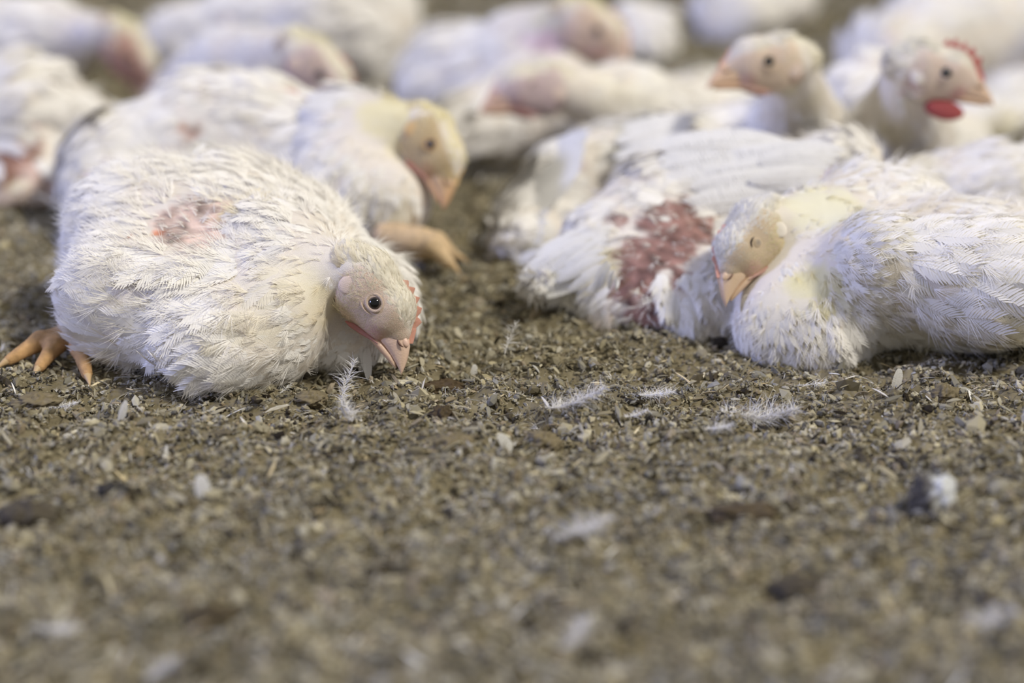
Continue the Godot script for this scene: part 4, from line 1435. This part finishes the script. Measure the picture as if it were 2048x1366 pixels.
func make_loose_things() -> void:
	loose_down("wispy white down feather standing below the drooping wing of the front chicken", Vector3(-0.1383, 0.0000, -1.6648), 0.0360, 0.90, 1.30, 0.90, 90, 1, 1.60)
	loose_down("pale wispy feather just below the one under the drooping wing", Vector3(-0.1301, 0.0000, -1.6186), 0.0300, -0.80, 1.90, 0.30, 70, 2, 0.80)
	loose_down("curved fluffy white feather in the middle of the litter", Vector3(0.0492, 0.0000, -1.6294), 0.0500, 1.10, 0.25, 0.25, 170, 3, 0.90)
	loose_down("flat ragged white feather between the two fluffy ones", Vector3(0.1151, 0.0000, -1.6648), 0.0380, 0.50, -0.10, 0.10, 150, 4, 0.35)
	loose_down("big bow-shaped fluffy white feather right of the middle", Vector3(0.1988, 0.0000, -1.6337), 0.0620, 1.50, 0.05, 0.00, 300, 5, 1.00)
	loose_down("tiny white feather with a thin quill right of the bow-shaped one", Vector3(0.2489, 0.0000, -1.6738), 0.0240, 0.30, -0.50, 0.30, 40, 6, 0.60)
	loose_vane("small upright white feather in front of the sleeping chicken", Vector3(0.3202, 0.0000, -1.6922), 0.0210, Vector3(0.2500, 1.0000, 0.1000), Vector3(0.3000, 0.1000, 1.0000), 2.60)
	loose_down("spiky white feather sticking up behind the middle of the litter", Vector3(-0.0026, 0.0000, -1.7570), 0.0260, 0.40, 1.20, 0.80, 44, 7, 2.00)
	loose_vane("small pointed white feather beside the spiky one", Vector3(-0.0344, 0.0000, -1.7398), 0.0140, Vector3(0.1500, 1.0000, 0.0000), Vector3(0.0000, 0.1000, 1.0000), 2.60)
	loose_down("small white wisp left of the bow-shaped feather", Vector3(0.1002, 0.0000, -1.6186), 0.0220, 0.40, 0.50, 0.10, 60, 8, 0.50)
	loose_vane("pale narrow feather standing in the litter left of the middle", Vector3(-0.3147, 0.0000, -1.6016), 0.0200, Vector3(0.3500, 1.0000, 0.1000), Vector3(0.0000, 0.2000, 1.0000), 1.80)
	loose_down("flattened grey white feather below the front chicken's feet", Vector3(-0.3710, 0.0000, -1.6514), 0.0260, 0.40, 0.10, 0.10, 80, 9, 0.30)
	loose_vane("pale bent feather chip beside a dark clod", Vector3(-0.0008, 0.0000, -1.5634), 0.0200, Vector3(-0.5000, 0.9000, 0.2000), Vector3(0.2000, 0.2000, 1.0000), 2.60)
	loose_vane("pale pointed feather lying in the blurred foreground on the left", Vector3(-0.2283, 0.0000, -1.4587), 0.0240, Vector3(-0.1000, 1.0000, 0.0000), Vector3(0.0000, 0.3000, 1.0000), 3.00)
	loose_down("long blurred white feather in the foreground centre", Vector3(0.0480, 0.0000, -1.3817), 0.0460, 0.30, 0.45, 0.15, 130, 10, 0.60)
	loose_down("blurred whitish feather right of the foreground centre", Vector3(0.1606, 0.0000, -1.5787), 0.0280, 0.40, 0.10, 0.10, 70, 11, 0.40)
	loose_down("blurred white feather far down on the left", Vector3(-0.2969, 0.0000, -1.2538), 0.0340, 0.50, -0.35, 0.10, 110, 12, 0.60)
	loose_down("blurred white tuft at the bottom left of centre", Vector3(-0.2216, 0.0000, -1.2036), 0.0260, 0.60, 0.90, 0.20, 110, 13, 0.90)
	loose_down("blurred white feather at the bottom centre standing up", Vector3(0.0388, 0.0000, -1.2367), 0.0300, 0.40, 1.00, 0.40, 100, 14, 1.00)
	loose_down("blurred pale feather at the right in the foreground", Vector3(0.3086, 0.0000, -1.2573), 0.0400, 0.60, 0.30, 0.20, 130, 15, 0.80)
	loose_down("pale wisp under the neck of the front chicken", Vector3(-0.2584, 0.0000, -1.6648), 0.0180, 0.50, 0.40, 0.40, 36, 16, 1.00)
	loose_down("small pale wisp beside the breast of the front chicken", Vector3(-0.1878, 0.0000, -1.6704), 0.0140, 0.50, 0.80, 0.40, 30, 17, 1.00)
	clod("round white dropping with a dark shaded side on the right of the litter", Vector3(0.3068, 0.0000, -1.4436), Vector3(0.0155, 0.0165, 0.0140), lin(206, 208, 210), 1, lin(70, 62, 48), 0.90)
	clod("dark brown clod below the spiky litter in the middle", Vector3(-0.0566, 0.0000, -1.6337), Vector3(0.0095, 0.0080, 0.0080), lin(84, 74, 60), 2)
	clod("flat reddish brown clod under the feet of the front chicken", Vector3(-0.3917, 0.0000, -1.6580), Vector3(0.0200, 0.0065, 0.0120), lin(124, 114, 92), 3)
	clod("dark wide clod in the middle foreground", Vector3(0.0241, 0.0000, -1.5787), Vector3(0.0140, 0.0080, 0.0120), lin(124, 114, 92), 4)
	clod("rounded brown clod in front of the sleeping chicken", Vector3(0.3587, 0.0000, -1.6693), Vector3(0.0110, 0.0080, 0.0090), lin(124, 114, 92), 5)
	clod("dark lump at the left in the blurred foreground", Vector3(-0.3496, 0.0000, -1.4279), Vector3(0.0200, 0.0120, 0.0120), lin(92, 86, 76), 6)
	clod("small blackish lump in the left foreground", Vector3(-0.2932, 0.0000, -1.4543), Vector3(0.0110, 0.0060, 0.0080), lin(70, 68, 66), 7)
	clod("brown clod left of the middle in the litter", Vector3(-0.0464, 0.0000, -1.5534), Vector3(0.0150, 0.0080, 0.0110), lin(124, 114, 92), 8)
	clod("long dark clod in the foreground right of the centre", Vector3(0.1690, 0.0000, -1.4279), Vector3(0.0220, 0.0070, 0.0100), lin(92, 82, 68), 9)
	clod("dark brown lump in the blurred foreground at the left", Vector3(-0.1938, 0.0000, -1.2608), Vector3(0.0180, 0.0100, 0.0120), lin(84, 76, 62), 10)
	clod("dark clod at the bottom right of the centre", Vector3(0.1957, 0.0000, -1.3227), Vector3(0.0180, 0.0080, 0.0120), lin(86, 80, 70), 11)
	clod("brownish flat clod below the breast of the front chicken", Vector3(-0.1673, 0.0000, -1.6648), Vector3(0.0140, 0.0060, 0.0100), lin(124, 114, 92), 12)
	clod("flat dark clump of litter behind the fluffy curved feather", Vector3(-0.0586, 0.0000, -1.6992), Vector3(0.0220, 0.0060, 0.0120), lin(86, 74, 58), 13)
